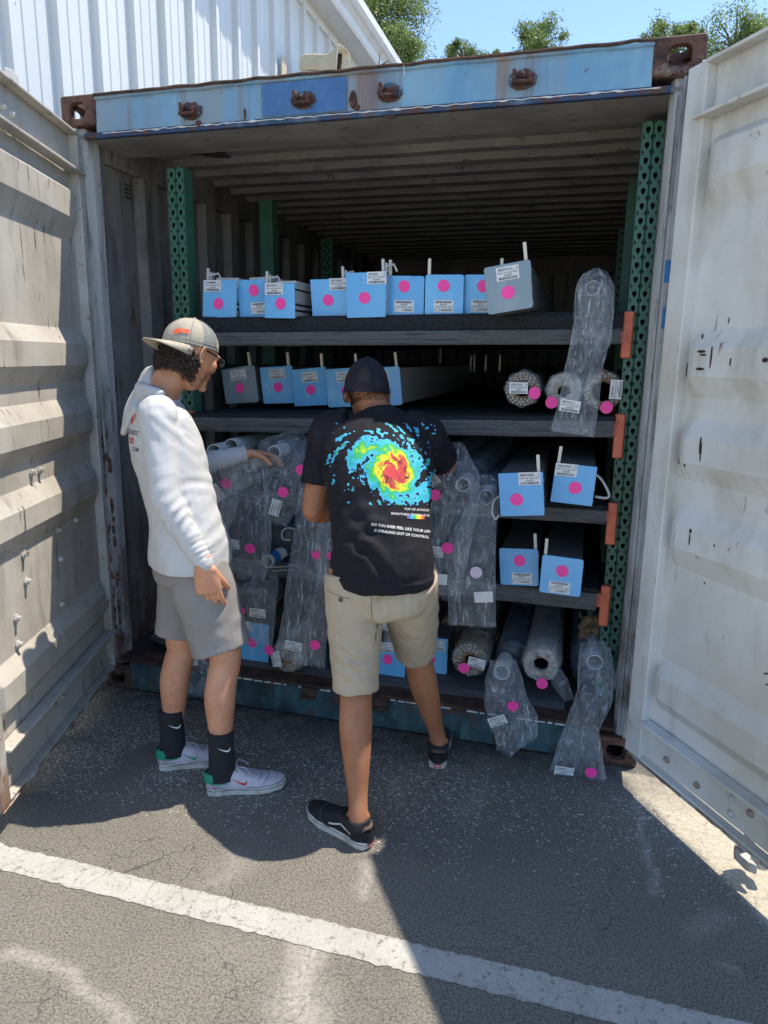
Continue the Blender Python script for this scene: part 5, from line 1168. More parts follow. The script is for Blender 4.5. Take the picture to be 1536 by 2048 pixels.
body.loft(torsoA, n=28, sub=4)
Hf = V((.40, .82, -.42)).normalized(); Hu = V((.20, .36, .90)).normalized()
body.loft([(V((.650, -.415, 1.37)), .07, .065, F), (NK+Z*.01, .058, .060, F), (NK.lerp(HC, .45), .054, .057, F), (HC-Z*.04-F*.015, .055, .060, F)], n=20, sub=4)
HP = head(body, HC, Hf, Hu)
def arm(mb, sh, el, wr, ref, k=1.0):
    mb.loft([(sh, .050*k, .052*k, ref), (sh.lerp(el, .4), .044*k, .047*k, ref), (el, .037*k, .039*k, ref), (el.lerp(wr, .25), .038*k, .040*k, ref), (el.lerp(wr, .7), .028*k, .030*k, ref), (wr, .024*k, .027*k, ref)], n=16, sub=4)
arm(body, ShR, ElR, WrR, F); arm(body, ShL, ElL, WrL, Z)
dR = V((.16, .02, -1)).normalized(); hand(body, WrR, dR, V((-.25, .75, 0)), F*1.0, [(10, 26, 18), (16, 32, 20), (22, 36, 22), (28, 38, 24)], tcurl=(10, 14), tdir=(.85, .40, .30), sc=1.12)
dL = V((.72, .62, -.12)).normalized(); hand(body, WrL, dL, V((.15, -.15, -1)), V((.7, -.7, -.1)), [(18, 30, 20), (12, 28, 20), (14, 30, 22), (20, 35, 25)], tcurl=(10, 20), tdir=(.75, .50, .35))
bodyA = fuse(body, 'body', .0038, 5, m_skA, pa)
# shirt
sh_ = MB(); k_ = 1.16
hemc = V((.783, -.458, .832))
sh_.loft([(hemc, .200, .150, F), (V((.782, -.46, .90)), .192, .146, F), (V((.768, -.462, 1.00)), .166, .126, F), (V((.735, -.455, 1.12)), .162, .124, F), (V((.692, -.438, 1.25)), .176, .126, F), (V((.662, -.42, 1.345)), .166, .104, F), (V((.655, -.410, 1.405)), .104, .080, F), (V((.662, -.408, 1.435)), .074, .072, F)], n=30, sub=4)
def sleeve(mb, pts, ref, n=18): mb.loft([(p, a, b, ref) for p, a, b in pts], n=n, sub=4)
sleeve(sh_, [(ShR+L_*.05+Z*.005, .066, .068), (ShR, .062, .066), (ShR.lerp(ElR, .35), .056, .060), (ShR.lerp(ElR, .8), .050, .053), (ElR, .048, .051), (ElR.lerp(WrR, .3), .047, .048), (ElR.lerp(WrR, .7), .037, .039), (WrR-dR*.006, .030, .033), (WrR+dR*.004, .030, .033)], F)
sleeve(sh_, [(ShL-L_*.05+Z*.005, .066, .068), (ShL, .062, .066), (ShL.lerp(ElL, .45), .054, .058), (ElL, .047, .049), (ElL.lerp(WrL, .4), .043, .044), (ElL.lerp(WrL, .8), .034, .036), (WrL, .030, .033)], Z)
armd = (WrR-ElR).normalized(); uarm = (ElR-ShR).normalized(); farm = (WrL-ElL).normalized(); cross1 = V((.55, .0, -.8)).normalized()
def dispA(p, n_):
    d = crumple_d(p, .0026)+.003*noise.noise(V((p.x*5, p.y*5, p.z*3)))
    d += ridge(p, ElR, armd, .044, .08, .0038)+ridge(p, ElR+V((.03, -.02, -.07)), (armd+V((.5, 0, .35))).normalized(), .030, .07, .0045, 1)+ridge(p, WrR-armd*.05, armd, .020, .05, .003)
    d += ridge(p, ShR+V((.05, .02, -.05)), V((.8, .1, .6)).normalized(), .040, .10, .0055)+ridge(p, V((.86, -.50, .98)), V((.65, .1, -.7)).normalized(), .055, .11, .0040)
    d += ridge(p, V((.81, -.47, 1.14)), V((.6, -.1, -.7)).normalized(), .070, .10, .0045, .7)
    d += ridge(p, ElL.lerp(WrL, .5), farm, .019, .13, .0036)
    return d
shirtA = fuse(sh_, 'hooded_shirt', .0045, 6, m_hood, pa, dispA)
# hood lying on the back: folded collar lobes
hd_ = MB()
hd_.loft([(V((.735, -.515, 1.425)), .020, .026, Z), (V((.680, -.505, 1.440)), .020, .028, Z), (V((.615, -.465, 1.440)), .020, .036, Z), (V((.590, -.395, 1.435)), .020, .038, Z), (V((.61, -.335, 1.43)), .020, .030, Z), (V((.68, -.30, 1.43)), .020, .026, Z)], n=16, sub=5)
hd_.loft([(V((.665, -.45, 1.455)), .095, .022, -F), (V((.612, -.450, 1.430)), .108, .024, -F), (V((.578, -.455, 1.385)), .100, .024, -F), (V((.552, -.462, 1.325)), .070, .018, -F), (V((.535, -.468, 1.285)), .030, .010, -F)], n=24, sub=5)
fuse(hd_, 'hood', .005, 6, m_hood, shirtA, lambda p, n_: .002*noise.noise(p*20)+ridge(p, V((.58, -.46, 1.40)), V((.7, -.5, .5)).normalized(), .05, .12, .004))
MB().tube([V((.735, -.505, 1.452)), V((.67, -.49, 1.468)), V((.62, -.45, 1.470)), V((.605, -.40, 1.468))], .0015, 6).build('neck_chain', m_dk, pa)
# hem and seam
# shorts
ss = MB()
ss.loft([(C0+Z*.045, .140, .105, F), (C0, .152, .118, F), (C0-Z*.06, .165, .138, F), (C0-Z*.12, .150, .125, F), (C0-Z*.14, .08, .08, F)], n=28, sub=4)
for hip, kn, w1 in ((hipR, knR, 1), (hipL, knL, .97)):
    ss.loft([(hip+Z*.01, .078, .095, F), (hip.lerp(kn, .3), .094*w1, .112*w1, F), (hip.lerp(kn, .6), .088*w1, .108*w1, F), (hip.lerp(kn, .80), .085*w1, .106*w1, F), (hip.lerp(kn, .91), .084*w1, .106*w1, F)], n=26, sub=4)
def dispS(p, n_):
    return crumple_d(p, .0022)+ridge(p, V((.90, -.50, .72)), V((.6, .2, -.7)).normalized(), .09, .12, .005)+ridge(p, hipR.lerp(knR, .8), V((.9, .3, .1)).normalized(), .06, .09, .0035)+ridge(p, hipL.lerp(knL, .5), V((.3, 0, -.9)).normalized(), .07, .12, .003)
shortsA = fuse(ss, 'grey_shorts', .005, 5, m_grey, pa, dispS)
# socks, shoes
def sock(an, f, z1, parent, logo=True, m=None):
    mb = MB(); mb.loft([(an+V((0, 0, z1-an.z)), .043, .047, f), (an+V((0, 0, (z1-an.z)*.45)), .041, .046, f), (an-Z*.010, .041, .050, f), (an-Z*.03, .042, .054, f)], n=24, sub=4)
    s_ = mb.build('sock', m or m_sock, parent, smooth=True); return s_
def swoosh2d():
    top = [(0, .30), (.10, .16), (.25, .12), (.5, .22), (1.0, .52)]; bot = [(1.0, .52), (.55, .04), (.33, -.07), (.15, -.08), (.03, .02)]
    pts = []
    def cr(P, i, t):
        a, b, c_, d = P[max(i-1, 0)], P[i], P[i+1], P[min(i+2, len(P)-1)]
        return tuple(.5*((2*b[k])+(c_[k]-a[k])*t+(2*a[k]-5*b[k]+4*c_[k]-d[k])*t*t+(3*b[k]-a[k]-3*c_[k]+d[k])*t**3) for k in (0, 1))
    T = [(0, .30), (.06, .13), (.22, .09), (.5, .20), (1.0, .48)]; Bt = [(0, .30), (-.02, .06), (.14, -.10), (.42, .04), (1.0, .48)]
    n = 14; v = []
    for j in range(n+1):
        q = j/n*(len(T)-1); i = min(int(q), len(T)-2); v.append(cr(T, i, q-i)); v.append(cr(Bt, i, q-i))
    return v, [(2*j, 2*j+1, 2*j+3, 2*j+2) for j in range(n)]
def decal(target, vs, fs, org, ex, ey, dr, eps, name, m, parent=None, sub=True):
    bv = BVHTree.FromPolygons([v.co.copy() for v in target.data.vertices], [tuple(p.vertices) for p in target.data.polygons]) if isinstance(target, bpy.types.Object) else target
    ex, ey, dr = V(ex), V(ey), V(dr).normalized(); pos = []; ok = []
    for x, y in vs:
        h_ = bv.ray_cast(org+ex*x+ey*y, dr)
        if h_[0] is None: pos.append(V((0, 0, 0))); ok.append(False)
        else: pos.append(h_[0]-dr*eps); ok.append(True)
    f2 = [f for f in fs if all(ok[i] for i in f) and max((pos[f[0]]-pos[i]).length for i in f) < .06]
    return MB().add(pos, f2).build(name, m, parent or (target if isinstance(target, bpy.types.Object) else None))
def shoe(heel, f, ln, parent, style, roll_=0, k=1.0):
    f = V(f).normalized(); r_ = f.cross(Z).normalized()
    def P(x, y, z): return heel+r_*x*k+f*y*k+Z*z*k
    out = [(-.030, .004), (-.037, .03), (-.036, .09), (-.040, .15), (-.047, .20), (-.040, .25), (-.020, .280), (.008, .285), (.032, .270), (.046, .225), (.046, .18), (.037, .13), (.033, .08), (.036, .03), (.028, .004), (0, -.004)]
    n = len(out)
    def ring(z, e, tilt=0): return [P(x*(1+e*4), y+(e*.6 if y > .1 else -e*.6), z+max(0, (y-.2))*.10) for x, y in out]
    s_ = MB().rings([ring(.0, -.004), ring(.004, 0), ring(.016, .004), ring(.028, .002), ring(.031, -.004)])
    root = s_.build('shoe', m_rub, parent, smooth=False, bevel=.002)
    for zz_, ee_ in ((.021, .0048), (.031, -.002)):
        MB().tube([*ring(zz_, ee_), ring(zz_, ee_)[0]], .0011, 5).build('sole_line', m_navy, root)
    sec = [(-.004, .010, .030), (.010, .030, .066), (.04, .034, .078), (.08, .034, .080), (.11, .036, .078), (.14, .039, .068), (.175, .043, .056), (.21, .045, .046), (.245, .040, .038), (.27, .026, .032), (.282, .008, .026)]
    rows = []
    for y, w1, h1 in sec:
        row = []
        for j in range(19):
            a = PI*j/18; c_, s2 = math.cos(a), math.sin(a); row.append(P(w1*math.copysign(abs(c_)**.75, c_)*1.02, y, .022+max(0, y-.2)*.08+(h1-.010)*abs(s2)**.8))
        row += [P(-w1*.6, y, .015), P(w1*.6, y, .015)]; rows.append(row)
    um = MB().rings(rows); up_ = fuse(um, 'shoe_upper', .0035, 3, m_shoe if style == 'A' else m_black, root)
    bvu = bvh_of(up_)
    # collar
    col_m = m_gren if style == 'A' else m_brsu
    cc = [P(.033*math.cos(t), .052+.050*math.sin(t), .078+.006*math.cos(2*t)-.012*(1 if abs(math.cos(t)) > .6 else 0)) for t in [2*PI*i/28 for i in range(29)]]
    MB().tube(cc, .0065, 8).build('shoe_collar', col_m, root, smooth=True)
    # heel counter / lining
    if style == 'A':
        mb = MB(); mb.rings([[P((.0335+e)*math.cos(t), .050+(.056+e)*math.sin(t), z) for t in [PI-.35+(PI+.7)*i/18 for i in range(19)]] for z, e in ((.048, .0050), (.068, .0045), (.084, .001))], cap=False, close=False); mb.build('heel_patch', m_gren, root, smooth=True)
    else:
        mb = MB(); mb.rings([[P((.034+e)*math.cos(t), .046+(.052+e)*math.sin(t), z) for t in [PI-.1+(PI+.2)*i/18 for i in range(19)]] for z, e in ((.028, .0055), (.050, .0050), (.064, .003))], cap=False, close=False); mb.build('heel_counter', m_black, root, smooth=True)
        q = [P(x, -.0085, z) for x, z in ((-.014, .010), (.014, .010), (.014, .024), (-.014, .024))]; MB().add(q, [(0, 1, 2, 3)]).build('heel_badge', m_red, root)
        vs, fs, ww = text2d('VANS', .03); k2 = .022/ww; MB().add([P(-.011+a*k2, -.0092, .0145+b*k2) for a, b in vs], fs).build('heel_badge_print', m_wht, root)
        MB().tube([P(1.005*(.0375+.002)*x, y, .0215) for x, y in []] or [P(-.042, .02, .024), P(-.046, .1, .024)], .0001, 3) 
    for yy_ in ((.215, .19) if style == 'A' else (.20,)):
        q_ = []
        for t_ in range(17):
            x_ = -.05+.1*t_/16; h_ = bvu.ray_cast(P(x_, yy_+.03*(1-(x_/.05)**2)-.02, .3), V((0, 0, -1)))
            if h_[0] is not None and h_[0].z > .03: q_.append(h_[0]+Z*.0006)
        if len(q_) > 3: MB().tube(q_, .0012, 5).build('toe_seam', m_navy, root)
    # laces
    lc = MB()
    for i in range(5):
        y = .105+.017*i; z = .022+.072-.010*i; lc.tube([P(-.024, y, z-.008), P(0, y+.004, z+.006), P(.024, y, z-.008)], .0024, 6)
    if style == 'A':
        lc.tube([P(0, .10, .098), P(.03, .11, .108), P(.045, .13, .088), P(.02, .12, .095)], .0022, 6).tube([P(0, .10, .098), P(-.03, .115, .106), P(-.04, .15, .078)], .0022, 6).tube([P(0, .10, .098), P(.02, .14, .098), P(.035, .165, .066)], .0022, 6)
    lc.build('laces', m_shoe if style == 'A' else m_black, root)
    return root, P, bvu, up_
for an, f, nm in ((anR, V((.90, .42, 0)), 'R'), (anL, V((.86, .48, 0)), 'L')):
    f = f.normalized(); heel = V((an.x, an.y, 0))-f*.055
    r0_, P, bvu, up_ = shoe(heel, f, .285, pa, 'A')
    sk = sock(an, F, an.z+.155, pa)
    rgt = f.cross(Z).normalized()
    vs, fs = swoosh2d()
    decal(sk, [((1-x)*.045, y*.040) for x, y in vs], fs, an+Z*.095+rgt*.3-f*.012, f, Z, -rgt, .0012, 'sock_swoosh', m_wht)
    decal(bvu, [((1-x)*.058, y*.050) for x, y in vs], fs, P(.3, .085, .044), f, Z, -rgt, .0012, 'shoe_swoosh', m_red if nm == 'R' else m_gren, parent=r0_)
    ln_ = [(x_, .0) for x_ in range(1)]
    q = [(.012+.010*i, .050-.0085*min(i, 3)-.0004*i) for i in range(20)]; vs2 = []; 
    for x, y in q: vs2 += [(x, y-.0016), (x, y+.0016)]
    decal(bvu, vs2, [(2*i, 2*i+1, 2*i+3, 2*i+2) for i in range(19)], P(.3, 0, 0), f, Z, -rgt, .0012, 'shoe_piping', m_red, parent=r0_)
# cap, hair, sunglasses
cr_, cf, cu = frame(Hf, Hu)
def CPt(x, y, z): return HC+cr_*x+cf*y+cu*z
capU = (cu*1.0+cf*-.16).normalized(); 
cap_ = bpy.data.objects
def capcrown(P0, rr_, ff, uu, a, b, h_, y0=-.012, z0=.030, m1=None, m2=None, split=0, parent=None, name='cap'):
    n = 48; rows = []
    def S_(th, ph, e=0): return P0+rr_*((a+e)*math.cos(ph)*math.cos(th))+ff*(y0+(b+e)*math.sin(ph)*math.cos(th))+uu*(z0+(h_+e)*math.sin(th)**.85)
    ths = [0, .12, .25, .4, .6, .8, 1.0, 1.2, 1.4, 1.54]
    f1 = MB(); f2_ = MB()
    for i in range(len(ths)-1):
        for j in range(n):
            ph0, ph1 = 2*PI*j/n, 2*PI*(j+1)/n; q = [S_(ths[i], ph0), S_(ths[i], ph1), S_(ths[i+1], ph1), S_(ths[i+1], ph0)]
            (f2_ if math.sin((ph0+ph1)/2) > split else f1).add(q, [(0, 1, 2, 3)])
    def mk(mb, nm, m, par):
        me = mb.mesh(nm); bb = bmesh.new(); bb.from_mesh(me); bmesh.ops.remove_doubles(bb, verts=bb.verts, dist=.0004); bb.to_mesh(me); bb.free(); me.materials.append(m)
        o = link(me, nm, par, True); sm = o.modifiers.new('s', 'SOLIDIFY'); sm.thickness = .0025; return o
    o1 = mk(f1, name, m1, parent); o2 = mk(f2_, 'cap_back_panels', m2, o1) if m2 else None
    MB().tube([S_(1.55, 0)+uu*.001, S_(1.55, 0)+uu*.005], [.008, .005], 10).build('cap_button', m1, o1)
    sm = MB()
    for q in range(6): sm.tube([S_(t, PI/2+q*PI/3, .0008) for t in ths], .0011, 5)
    sm.tube([S_(.02, 2*PI*j/48, .001) for j in range(49)], .0022, 5); sm.build('cap_seams', m2 or m1, o1)
    return o1, o2, S_
capA, capA2, SA = capcrown(CPt(0, 0, 0), cr_, (cf*.97+cu*.22).normalized(), (cu*.97-cf*.22).normalized(), .084, .104, .100, y0=-.010, z0=.022, m1=m_capA, m2=m_mesh, split=.05, parent=pa)
ffA = (cf*.97+cu*.22).normalized(); uuA = (cu*.97-cf*.22).normalized()
br = MB(); rows = []
for i in range(15):
    ph = -PI/2+(i/14-.5)*2.5; base = SA(.0, ph); outd = .075*max(.05, math.cos((i/14-.5)*PI*.98))**.6
    d_ = (cr_*math.cos(ph)*.25-ffA*1.0).normalized()
    rows.append([base+uuA*.001, base+d_*outd*.5-uuA*(.004+.012*abs(i/14-.5)*2), base+d_*outd-uuA*(.008+.03*abs(i/14-.5)**2*4)])
br.rings(rows, cap=False, close=False); bo = br.build('cap_brim', m_capA, capA, smooth=True); sm = bo.modifiers.new('s', 'SOLIDIFY'); sm.thickness = .004
vs = [(-.026, .004), (-.010, .020), (.026, .020), (.026, .006), (.004, .006), (-.012, -.004)]; rgtA = cr_
decal(capA, [(x, y) for x, y in vs], [(0, 1, 2, 3, 4, 5)], CPt(.0, 0, .052)+(cr_*.5-ffA).normalized()*.3, (ffA*.5+cr_).normalized(), uuA, (ffA-cr_*.5), .004, 'cap_print', m_orp, parent=capA)
if capA2: decal(capA2, [(-.013, -.015), (.013, -.015), (.015, .004), (.0, .020), (-.015, .004)], [(0, 1, 2, 3, 4)], CPt(.3, .052, .062), cf, cu, -cr_, .003, 'cap_patch', m_capA, parent=capA2)
hr = MB(); rr = random.Random(21)
for i in range(620):   # loose curls at the nape and over the ears
    ph = rr.uniform(PI+.05, 2*PI-.05) if rr.random() < .90 else rr.choice((rr.uniform(2*PI-.2, 2*PI+.15), rr.uniform(PI-.15, PI+.2)))
    z = rr.uniform(-.078, -.002)-(.012 if math.sin(ph) > -.35 else 0); a = .076; b = .098; e = rr.uniform(-.006, .010); c2 = CPt((a+e)*math.cos(ph)*(1-max(0, -z-.03)*3), -.010+(b+e)*math.sin(ph)*(1-max(0, -z-.03)*2.6), z)
    o_ = (c2-HC).normalized(); tn = o_.cross(cu).normalized(); dn = -cu
    pts = []; rad = rr.uniform(.004, .010); ph0 = rr.uniform(0, 6.3)
    for q in range(12):
        t = q/11; an_ = ph0+t*rr.choice((1, 1.1))*7.5; pts.append(c2+tn*(math.cos(an_)*rad)+o_*(math.sin(an_)*rad*.7)+dn*(t*.026))
    hr.tube(pts, [.0026*(1-.6*q/11) for q in range(12)], 4)
hr.ball(CPt(0, -.050, -.005), (.072, .062, .055), (cr_, cf, cu)); hb_ = hr.build('curly_hair', m_hairA, pa, smooth=True)
sgo = MB().tube([CPt(-.07, .088, .016), CPt(-.04, .108, .020), CPt(0, .113, .018), CPt(.04, .108, .020), CPt(.07, .088, .016)], .003, 6).build('sunglasses', m_lens, pa)
for s_ in (-1, 1):
    MB().tube([CPt(.079*s_, .006, .016), CPt(.078*s_, .05, .016), CPt(.070*s_, .085, .014)], .0028, 6).build('temple_arm', m_lens, sgo)
for s_ in (-1, 1):
    MB().ball(CPt(.036*s_, .098, .008), (.031, .008, .022), (cr_, (cf-cr_*.30*s_*-1).normalized(), cu), 16, 10).build('lens', m_lens, sgo, smooth=True)
st_ = MB(); rr = random.Random(5)     # stubble: short bristles along the jaw
bvb = bvh_of(bodyA)
for i in range(900):
    a = rr.uniform(-1.7, 1.7); z = rr.uniform(-.115, -.045); o_ = CPt(.3*math.sin(a), .02+.3*math.cos(a), z); h_ = bvb.ray_cast(o_, (CPt(0, .02, z)-o_).normalized())
    if h_[0] is None: continue
    n_ = h_[1]; 
    if n_.dot(h_[0]-HC) < 0: n_ = -n_
    st_.tube([h_[0], h_[0]+n_*.003-cu*.0015], [.0005, .0002], 3)
tag(st_.build('stubble', m_hairA, pa), kind='stuff')
# back print fragments that show past the fold of the hood
Bk = V((.30, -.86, 0)); 
def shirt_text(txt, px, py, hh, m, bold=.02, red=False, org_y=-.5):
    d = ray(px, py); vs, fs, ww = text2d(txt, bold); bv_ = bvsA; h_ = bv_.ray_cast(CP, d)
    if h_[0] is None: return
    c_ = h_[0]; ex = V((.55, -.83, 0)).normalized(); dr = V((.70, .62, 0)).normalized(); k2 = hh/.72
    return decal(bvsA, [((a-ww)*k2, b*k2) for a, b in vs], fs, c_-dr*.25, ex, Z, dr, .0014, 'back_print', m, parent=shirtA)
bvsA = bvh_of(shirtA)
shirt_text('N', 266, 848, .034, m_red, .04); shirt_text('EXPERTS', 276, 872, .017, m_navy, .01); shirt_text('CO', 268, 888, .020, m_red, .05); shirt_text('.COM', 278, 904, .015, m_navy, .01)

# ================= man in the middle: black hurricane shirt, khaki shorts
pb = thing('person', (1.56, -.5, 0), 'man seen from behind in black hurricane shirt, khaki shorts and black cap, leaning in', 'person')
Fb = V((-.16, .985, 0)).normalized(); Lb = V((-.985, -.16, 0)).normalized()
C1 = V((1.525, -.505, .865)); hipL, hipR = C1+Lb*.09, C1-Lb*.09; knL, knR = V((1.462, -.575, .505)), V((1.600, -.285, .520)); anL, anR = V((1.517, -.715, .095)), V((1.678, -.172, .090))
body = MB(); legf = V((-.1, 1, 0)).normalized()
leg(body, hipL, knL, anL, legf, 1.02); leg(body, hipR, knR, anR, legf, 1.0)
ShL, ShR = V((1.262, -.268, 1.300)), V((1.592, -.205, 1.296)); ElL, WrL = V((1.228, -.345, 1.035)), V((1.33, -.13, .985)); ElR, WrR = V((1.640, -.02, 1.175)), V((1.60, .18, 1.17))
tilt = V((-.08, .48, .0)); lean = V((-.06, .34, .88)).normalized(); Nf = V((-.14, .85, -.42)).normalized()
body.loft([(C1-Z*.05, .155, .115, Fb), (C1+Z*.04, .158, .115, Fb), (V((1.505, -.455, 1.00)), .145, .108, Nf), (V((1.475, -.375, 1.13)), .165, .118, Nf), (V((1.448, -.295, 1.23)), .180, .115, Nf), (V((1.430, -.235, 1.305)), .160, .095, Nf), (V((1.418, -.205, 1.350)), .090, .070, Nf), (V((1.408, -.19, 1.385)), .060, .058, Nf)], n=28, sub=4)
HB = V((1.358, -.130, 1.440)); hf = V((-.16, .93, -.32)).normalized(); hu = V((-.05, .32, .94)).normalized()
body.loft([(V((1.425, -.215, 1.33)), .085, .06, Nf), (V((1.408, -.188, 1.375)), .064, .060, Nf), (V((1.388, -.168, 1.405)), .060, .062, Nf), (HB-Z*.02-Fb*.01, .058, .062, Nf)], n=20, sub=4)
head(body, HB, hf, hu, .97)
arm(body, ShL, ElL, WrL, Fb, 1.22); arm(body, ShR, ElR, WrR, Z, 1.15)
body.ball(ElL+V((0, -.012, -.004)), (.040, .040, .040))
hand(body, WrL, V((.45, .75, .15)), V((.3, .1, -1)), V((.6, -.6, 0)), [(20, 35, 25)]*4); hand(body, WrR, V((-.45, .85, -.1)), V((0, .1, -1)), V((-.8, -.4, 0)), [(15, 30, 20)]*4)
bodyB = fuse(body, 'body', .004, 5, m_skB, pb)
sb = MB()
sb.loft([(V((1.532, -.515, .845)), .170, .135, Fb), (V((1.530, -.512, .90)), .172, .136, Fb), (V((1.512, -.465, 1.00)), .166, .130, Nf), (V((1.480, -.385, 1.12)), .180, .138, Nf), (V((1.452, -.305, 1.225)), .198, .132, Nf), (V((1.434, -.245, 1.30)), .188, .108, Nf), (V((1.424, -.215, 1.345)), .120, .084, Nf), (V((1.414, -.20, 1.375)), .080, .070, Nf)], n=30, sub=4)
ua = (ElL-ShL).normalized()
sleeve(sb, [(ShL-Lb*.06+Z*.01, .082, .085), (ShL, .080, .084), (ShL.lerp(ElL, .3), .074, .078), (ShL.lerp(ElL, .62), .070, .074), (ShL.lerp(ElL, .70), .070, .074)], Fb)
sleeve(sb, [(ShR+Lb*.06+Z*.01, .082, .085), (ShR, .080, .082), (ShR.lerp(ElR, .35), .070, .074), (ShR.lerp(ElR, .75), .064, .068), (ShR.lerp(ElR, .84), .062, .066)], Z)
def dispB(p, n_):
    d = crumple_d(p, .0028)+.003*noise.noise(V((p.x*5, p.y*4, p.z*4)))
    d += ridge(p, V((1.50, -.62, .98)), V((.55, .1, .8)).normalized(), .075, .14, .0075)+ridge(p, V((1.45, -.58, 1.03)), V((-.35, .2, .9)).normalized(), .06, .10, .0045, 1.2)
    d += ridge(p, ShL+V((.05, -.05, -.13)), V((.75, .1, .5)).normalized(), .05, .10, .005)+ridge(p, ShR+V((-.02, -.05, -.10)), V((-.6, .2, .7)).normalized(), .05, .09, .0045)
    if p.z < .872: d += .004
    return d
shirtB = fuse(sb, 'tee_shirt', .0045, 6, m_tee, pb, dispB)
kb = MB()
kb.loft([(C1+Z*.045, .152, .118, Fb), (C1, .163, .132, Fb), (C1-Z*.07, .168, .140, Fb), (C1-Z*.12, .150, .125, Fb), (C1-Z*.14, .08, .08, Fb)], n=28, sub=4)
kb.loft([(hipL, .100, .112, Fb), (hipL.lerp(knL, .3), .098, .108, Fb), (hipL.lerp(knL, .6), .090, .097, Fb), (hipL.lerp(knL, .97)+V((0, 0, 0)), .080, .086, Fb), (hipL.lerp(knL, 1.09), .078, .084, Fb)], n=26, sub=4)
kb.loft([(hipR, .100, .112, Fb), (hipR.lerp(knR, .3), .098, .106, Fb), (hipR.lerp(knR, .6), .092, .096, Fb), (hipR.lerp(knR, .92), .082, .088, Fb), (hipR.lerp(knR, 1.02), .080, .087, Fb)], n=26, sub=4)
def dispK(p, n_):
    return crumple_d(p, .0028)+ridge(p, knL+V((.02, -.08, .06)), V((.45, 0, .9)).normalized(), .045, .085, .0065)+ridge(p, V((1.53, -.60, .76)), V((.85, 0, .5)).normalized(), .07, .11, .0045)+ridge(p, hipL.lerp(knL, .5), V((.2, 0, .98)).normalized(), .06, .12, .004)+ridge(p, hipR.lerp(knR, .5), V((.5, .2, .8)).normalized(), .07, .12, .004)
shortsB = fuse(kb, 'khaki_shorts', .005, 5, m_khaki, pb, dispK)
bvk = bvh_of(shortsB)
sm_ = [(0.0, y*.01) for y in range(-16, 4)]; vs = []
for x, y in sm_: vs += [(-.0009, y), (.0009, y)]
decal(bvk, vs, [(2*i, 2*i+1, 2*i+3, 2*i+2) for i in range(19)], V((C1.x+.01, -1.2, .82)), V((1, 0, 0)), Z, V((0, 1, 0)), .001, 'seat_seam', m_brsu, parent=shortsB)
q = [(.008*math.cos(2*PI*i/14), .008*math.sin(2*PI*i/14)) for i in range(14)]; decal(bvk, q, [tuple(range(14))], V((C1.x-.095, -1.2, .808)), V((1, 0, 0)), Z, V((0, 1, 0)), .003, 'pocket_button', m_brsu, parent=shortsB)
vs = []
for i in range(24): vs += [(-.13+i*.0042, -.004), (-.13+i*.0042, -.0022)]
decal(bvk, vs, [(2*i, 2*i+1, 2*i+3, 2*i+2) for i in range(23)], V((C1.x-.03, -1.2, .815)), V((1, 0, -.10)), Z, V((0, 1, 0)), .001, 'pocket_seam', m_brsu, parent=shortsB)
# shoes
fl = V((-.90, .42, 0)).normalized(); heel = V((anL.x, anL.y, 0))-fl*.052
rS, P, bvu, up_ = shoe(heel, fl, .285, pb, 'B'); sock(anL, legf, anL.z-.004, pb)
lf_ = -(fl.cross(Z)).normalized(); 
qv = [(.02, .036), (.05, .040), (.08, .050), (.10, .058), (.115, .052), (.13, .046), (.15, .042)]; vs = []
for x, y in qv: vs += [(x, y-.003), (x, y+.003)]
decal(bvu, vs, [(2*i, 2*i+1, 2*i+3, 2*i+2) for i in range(len(qv)-1)], P(-.3, 0, 0), fl, Z, -lf_, .0012, 'side_stripe', m_rub, parent=rS)
decal(bvu, [(x*.01+.0, y) for x in range(1, 9) for y in (.058, .076)], [(2*i, 2*i+1, 2*i+3, 2*i+2) for i in range(7)], P(-.3, 0, 0), fl, Z, -lf_, .0012, 'suede_panel', m_brsu, parent=rS)
fr_ = V((-.14, .99, 0)).normalized(); heel = V((anR.x, anR.y, 0))-fr_*.055; rS2, P2, b2, u2 = shoe(heel, fr_, .285, pb, 'B'); sock(anR, legf, anR.z-.004, pb)
# cap
r2, f2, u2_ = frame(hf, hu)
fB = (f2*.97+u2_*.20).normalized(); uB = (u2_*.97-f2*.20).normalized()
capB, _, SB = capcrown(HB, r2, fB, uB, .084, .104, .132, y0=-.018, z0=-.004, m1=m_capB, m2=None, parent=pb, split=9)
# opening at the back: arched patch of hair with a strap beneath
arch = []; n = 12
mb = MB(); rows = []
for i in range(n+1):
    th = .66*i/n; hw = .36*math.sqrt(max(0, 1-(i/n)**2))
    rows.append([SB(.02+th, -PI/2+hw*(2*j/8-1)/max(.55, math.cos(th)), .0030) for j in range(9)])
mb.rings(rows, cap=False, close=False).build('cap_opening', m_hairB, capB, smooth=True)
rim = [SB(.02+.66*math.sin(t), -PI/2+.36*math.cos(t)/max(.55, math.cos(.66*math.sin(t))), .004) for t in [PI*i/20 for i in range(21)]]; MB().tube(rim, .0028, 6).build('opening_binding', m_capB, capB)
MB().rings([[SB(z, -PI/2+.44*(2*j/10-1), .0055) for j in range(11)] for z in (.0, .20)], cap=False, close=False).build('cap_strap', m_capB, capB, smooth=True)
rows = [[SB(0, PI/2+(i/14-.5)*2.2)+uB*.001 for i in range(15)], [SB(0, PI/2+(i/14-.5)*2.2)+fB*.07*math.cos((i/14-.5)*2.9)-uB*.008 for i in range(15)]]
bo = MB().rings(rows, cap=False, close=False).build('cap_brim', m_capB, capB, smooth=True); bo.modifiers.new('s', 'SOLIDIFY').thickness = .003
hb2 = MB(); rr = random.Random(8); bvb = bvh_of(bodyB)
